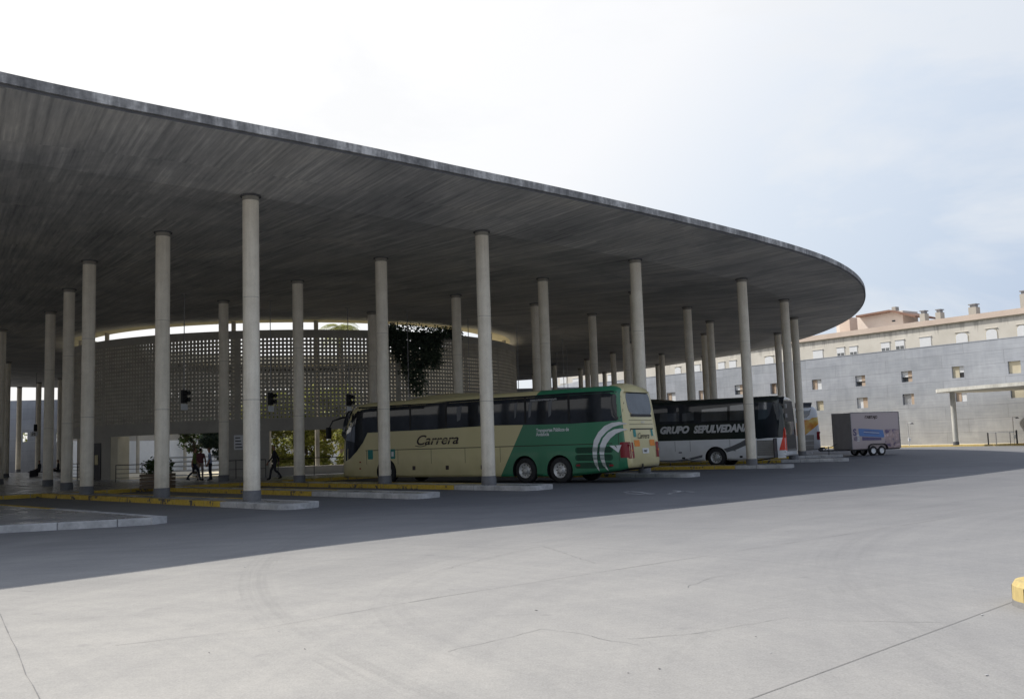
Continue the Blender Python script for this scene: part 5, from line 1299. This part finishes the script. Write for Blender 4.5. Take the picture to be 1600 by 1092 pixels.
# ------------------------------------------------------------------ railings, planter, notice panel
def railing(a, b, h, nrail, step, m, label, group=None, r_=.022):
    a = Vector(a); b = Vector(b); e = empty('railing', a, 0, label, 'railing', group)
    n = max(1, round((b-a).length/step))
    for k in range(n+1): p = a.lerp(b, k/n); q = MB(); q.tube([p, p+Vector((0, 0, h))], r_, m, 8); q.build('post', None, e)
    for k in range(nrail): z = h*(1-k/nrail) if nrail > 1 else h; q = MB(); q.tube([a+Vector((0, 0, z)), b+Vector((0, 0, z))], r_ if k == 0 else r_*.6, m, 8); q.build('rail', None, e)
railing((-22.6, 53.3, .15), (-19.2, 52.2, .15), .95, 4, 1.7, MT['dark_metal'], 'dark metal railing left of the second column in front of the courtyard opening')
railing((-13.6, 54.0, .15), (-9.6, 54.6, .15), 1.0, 1, 2.0, MT['dark_metal'], 'single dark handrail behind the walking man')
railing((-16.2, 53.2, .15), (-14.2, 53.6, .15), 1.0, 2, .4, MT['dark_metal'], 'short dark barred railing below the notice board')
railing((-28.4, 60.4, .15), (-27.2, 59.2, .15), 1.05, 5, .9, MT['dark_metal'], 'small barred railing at the left end of the lattice wall')
fe = empty('sunlit_top_slats', (-18, 57.0, .15), 0, 'slats coloured white for sunlit tops behind the standing group of people', 'fence')  # the white stands in for sunlight on the top faces
for k in range(5):
    q = MB(); q.box((-18.0, 57.6, .32+.27*k), (6.4, .10, .085), MT['white_metal']); q.build('slat', None, fe)
for k in range(5): q = MB(); q.box((-21.1+1.55*k, 57.75, .72), (.08, .08, 1.15), MT['dark_metal']); q.build('post', None, fe)
pl = empty('planter_box', (-15.75, 41.5, .15), R(3), 'brown timber planter box with green plants beside the second column', 'planter')
q = MB()
for k in range(4): q.box((0, 0, .08+.165*k), (1.35, .7, .14), MT['soil_wood'], 0, .012)
q.build('box', None, pl, True)
q = MB(); q.nrm = False
for k in range(12): leaves(q, (random.uniform(-.6, .55), random.uniform(-.2, .2), .72+random.uniform(0, .35)), (.28, .25, .35), 70, .07, MT['leaf_mid'], 0)
q.build('plants', None, pl, True)
np_ = empty('notice_panel', (-31.3, 56.75, 1.0), R(-28), 'cream notice panel strapped to the column at the left edge', 'notice')
q = MB(); q.box((.0, 0, .7), (.62, .05, 1.45), MT['sign_cream'], 0, .01); a = q.build('board', None, np_, True)
q = MB(); q.box((0, -.03, .62), (.36, .01, .16), MT['black']); q.box((0, -.03, 1.1), (.40, .01, .05), MT['inner_metal']); q.box((0, -.03, .3), (.40, .01, .04), MT['inner_metal']); q.build('printed_text', None, a, True)
q = MB(); q.box((0, .45, -.55), (.9, .5, .6), MT['dark_metal'], 0, .03); tag(q.build('waste_bin'), 'dark bin at the foot of the column at the left edge', 'bin').location = (-31.6, 56.0, 1.0)

# ------------------------------------------------------------------ people
def person(name, label, loc, rz, pose, cloth, bag=None):
    """pose: 'stand', 'walk' or 'sit'; one skinned body surface facing +x"""
    J_ = {}
    def P(n_, x, y, z, r_): J_[n_] = (Vector((x, y, z)), r_)
    if pose == 'sit': hz_ = .48
    else: hz_ = .93
    tx = .03 if pose != 'sit' else -.04
    P('pelvis', 0, 0, hz_, .135); P('waist', tx*.5, 0, hz_+.17, .125); P('chest', tx, 0, hz_+.36, .15); P('neckb', tx+.0, 0, hz_+.53, .075); P('neck', tx+.015, 0, hz_+.60, .055)
    P('headb', tx+.03, 0, hz_+.66, .075); P('head', tx+.035, 0, hz_+.75, .095); P('top', tx+.025, 0, hz_+.83, .07); P('nose', tx+.125, 0, hz_+.735, .016)
    E_ = [('pelvis', 'waist'), ('waist', 'chest'), ('chest', 'neckb'), ('neckb', 'neck'), ('neck', 'headb'), ('headb', 'head'), ('head', 'top'), ('head', 'nose')]
    for s in (-1, 1):
        k = str(s)
        if pose == 'walk': kx, kz, ax, az, tz = (.24, .50, .30, .10, .05) if s < 0 else (-.02, .49, -.34, .16, .10)
        elif pose == 'sit': kx, kz, ax, az, tz = .42, .50, .44, .09, .03
        else: kx, kz, ax, az, tz = (.03, .49, .0, .09, .03) if s < 0 else (-.01, .49, -.06, .09, .03)
        P('hip'+k, 0, .09*s, hz_-.04, .10); P('knee'+k, kx, .11*s, kz, .062); P('calf'+k, (kx+ax)/2-.01, .115*s, (kz+az)/2+.06, .058); P('ank'+k, ax, .12*s, az, .042); P('heel'+k, ax-.03, .12*s, tz+.01, .038); P('toe'+k, ax+.17, .13*s, tz, .032)
        E_ += [('pelvis', 'hip'+k), ('hip'+k, 'knee'+k), ('knee'+k, 'calf'+k), ('calf'+k, 'ank'+k), ('ank'+k, 'heel'+k), ('ank'+k, 'toe'+k)]
        sw = (.22*s if pose == 'walk' else .05)
        P('sh'+k, tx, .185*s, hz_+.47, .065); P('elb'+k, tx+sw*.4-.03, .25*s, hz_+.20, .045)
        if pose == 'sit': P('wr'+k, .22, .17*s, hz_+.10, .03); hd = Vector((.7, 0, -.2)).normalized()
        else: P('wr'+k, tx+sw+.05, .255*s, hz_-.03, .03); hd = Vector((.25, 0, -.95)).normalized()
        wv = J_['wr'+k][0]; P('palm'+k, *(wv+hd*.07), .036)
        E_ += [('chest', 'sh'+k), ('sh'+k, 'elb'+k), ('elb'+k, 'wr'+k), ('wr'+k, 'palm'+k)]
        side = Vector((1, 0, .25)) if pose != 'sit' else Vector((0, 1, 0)); side.normalize()
        for f in range(4):
            b_ = J_['palm'+k][0]+side*(.027*(f-1.5))+hd*.03; ln = (.055, .075, .08, .06)[f]
            P('f%d%s' % (f, k), *b_, .011); P('g%d%s' % (f, k), *(b_+hd*ln+Vector((0, -.012*s, 0))), .009); E_ += [('palm'+k, 'f%d%s' % (f, k)), ('f%d%s' % (f, k), 'g%d%s' % (f, k))]
        P('th'+k, *(J_['palm'+k][0]+side*.055+hd*.02), .011); E_ += [('palm'+k, 'th'+k)]
    names = list(J_); me = bpy.data.meshes.new('body'); me.from_pydata([J_[n_][0] for n_ in names], [(names.index(a), names.index(b)) for a, b in E_], [])
    ob = bpy.data.objects.new('body', me); col.objects.link(ob); md = ob.modifiers.new('s', 'SKIN'); md.use_smooth_shade = True
    for i, n_ in enumerate(names):
        sv = me.skin_vertices[0].data[i]; r_ = J_[n_][1]; sv.radius = (r_*(1.25 if n_ in ('chest', 'waist', 'pelvis') else 1), r_*(.82 if n_ in ('chest', 'waist', 'pelvis') else 1)); sv.use_root = n_ == 'pelvis'
    ss = ob.modifiers.new('u', 'SUBSURF'); ss.levels = 1; ss.render_levels = 1
    bpy.context.view_layer.update(); dg = bpy.context.evaluated_depsgraph_get(); m2 = bpy.data.meshes.new_from_object(ob.evaluated_get(dg)); ob.modifiers.clear(); ob.data = m2
    m2.materials.clear(); shirt, trous = cloth
    for m_ in (MT[shirt], MT[trous], MT['skin'], MT['hair'], MT['shoe']): m2.materials.append(m_)
    for p_ in m2.polygons:
        c = p_.center; k = 0
        if pose == 'sit': leg = c.z < hz_+.02 or c.x > .16 and c.z < hz_+.12
        else: leg = c.z < hz_+.03 and abs(c.y) < .215
        if leg: k = 1
        if c.z < .10 + (.05 if pose == 'walk' and c.x < -.2 else 0): k = 4
        if c.z > hz_+.57: k = 2
        if c.z > hz_+.79 or (c.z > hz_+.66 and c.x < tx+.0): k = 3
        wz = J_['wr1'][0].z
        if pose != 'sit' and abs(c.y) > .215 and c.z < hz_-.01: k = 2
        if pose != 'sit' and shirt != 'cloth_dark' and abs(c.y) > .215 and c.z < hz_+.2: k = 2
        if pose == 'sit' and .13 < c.x and abs(c.y) > .12 and hz_+.07 < c.z < hz_+.2: k = 2
        p_.material_index = k; p_.use_smooth = True
    e = empty(name, loc, rz, label, 'person'); ob.parent = e
    q = MB()
    for s in (-1, 1): q.lathe([(.001, -.012), (.010, -.006), (.010, .006), (.001, .012)], MT['black'], 8, (tx+.118, .034*s, hz_+.757), 'y')
    q.build('eyes', None, e, True)
    q = MB(); q.box((tx+.118, 0, hz_+.695), (.012, .05, .010), MT['cloth_red']); q.build('mouth', None, e, True)
    q = MB()
    for s in (-1, 1): q.box((tx+.03, .097*s, hz_+.745), (.035, .016, .06), MT['skin'], 0, .006)
    q.build('ears', None, e, True)
    return e
def at_floor(px, y): p = dep(px, 745, y); return (p.x, p.y, .152)
person('person', 'person in an olive green shirt and dark trousers stepping, left of the standing group', at_floor(303, 49.6), R(25), 'walk', ('cloth_green', 'cloth_navy'))
person('person', 'person in dark red top in the middle of the standing group', at_floor(313, 50.6), R(95), 'stand', ('cloth_red', 'cloth_tan'))
person('person', 'person in a light blue shirt and dark trousers at the right of the standing group', at_floor(328.5, 50.2), R(200), 'stand', ('cloth_blue', 'cloth_navy'))
person('person', 'person in dark clothes striding left past the courtyard opening', at_floor(430, 47.4), R(180), 'walk', ('cloth_dark', 'cloth_dark'))
person('person', 'seated person in dark clothes beside luggage on the far left of the concourse', at_floor(61, 76), R(190), 'sit', ('cloth_dark', 'cloth_navy'))
person('person', 'seated person in dark clothes leaning by a column on the far left', at_floor(90, 77), R(200), 'sit', ('cloth_dark', 'cloth_dark'))
for i, (px, y, lab) in enumerate(((58, 76.2, 'low dark bench under the seated person between the far left columns'), (87, 77.2, 'low dark bench under the seated person behind the third column from the left'))):
    b_ = at_floor(px+2, y); e = empty('bench', b_, R(5), lab, 'bench')
    q = MB(); q.box((0, .0, .36), (1.5, .42, .07), MT['dark_metal'], 0, .01); q.build('seat', None, e, True)
    for s in (-1, 1): q = MB(); q.box((.6*s, 0, .165), (.06, .36, .32), MT['dark_metal']); q.build('leg', None, e, True)
b_ = at_floor(53, 75.2); q = MB(); q.box((0, 0, .27), (.62, .3, .5), MT['cloth_dark'], 0, .08); q.tube([(-.12, 0, .5), (-.1, 0, .6), (.1, 0, .6), (.12, 0, .5)], .015, MT['black'], 6)
o = q.build('luggage_bag'); o.location = b_; tag(o, 'dark travel bag standing in front of the left seated person', 'bag')
# ground in the sun beyond the canopy at the far left is the same asphalt; small litter specks on the road
q = MB()
for k in range(24):
    px = random.uniform(60, 1560); py = random.uniform(760, 1060); p = gp(px, py, .004); s = random.uniform(.008, .02)
    q.box((p.x, p.y, .006), (s*1.4, s*.8, .003), MT['paint_white_worn'] if k % 3 else MT['joint'], random.uniform(0, 3))
tag(q.build('litter_specks'), 'scattered tiny pale litter specks on the asphalt', 'litter', kind='stuff')
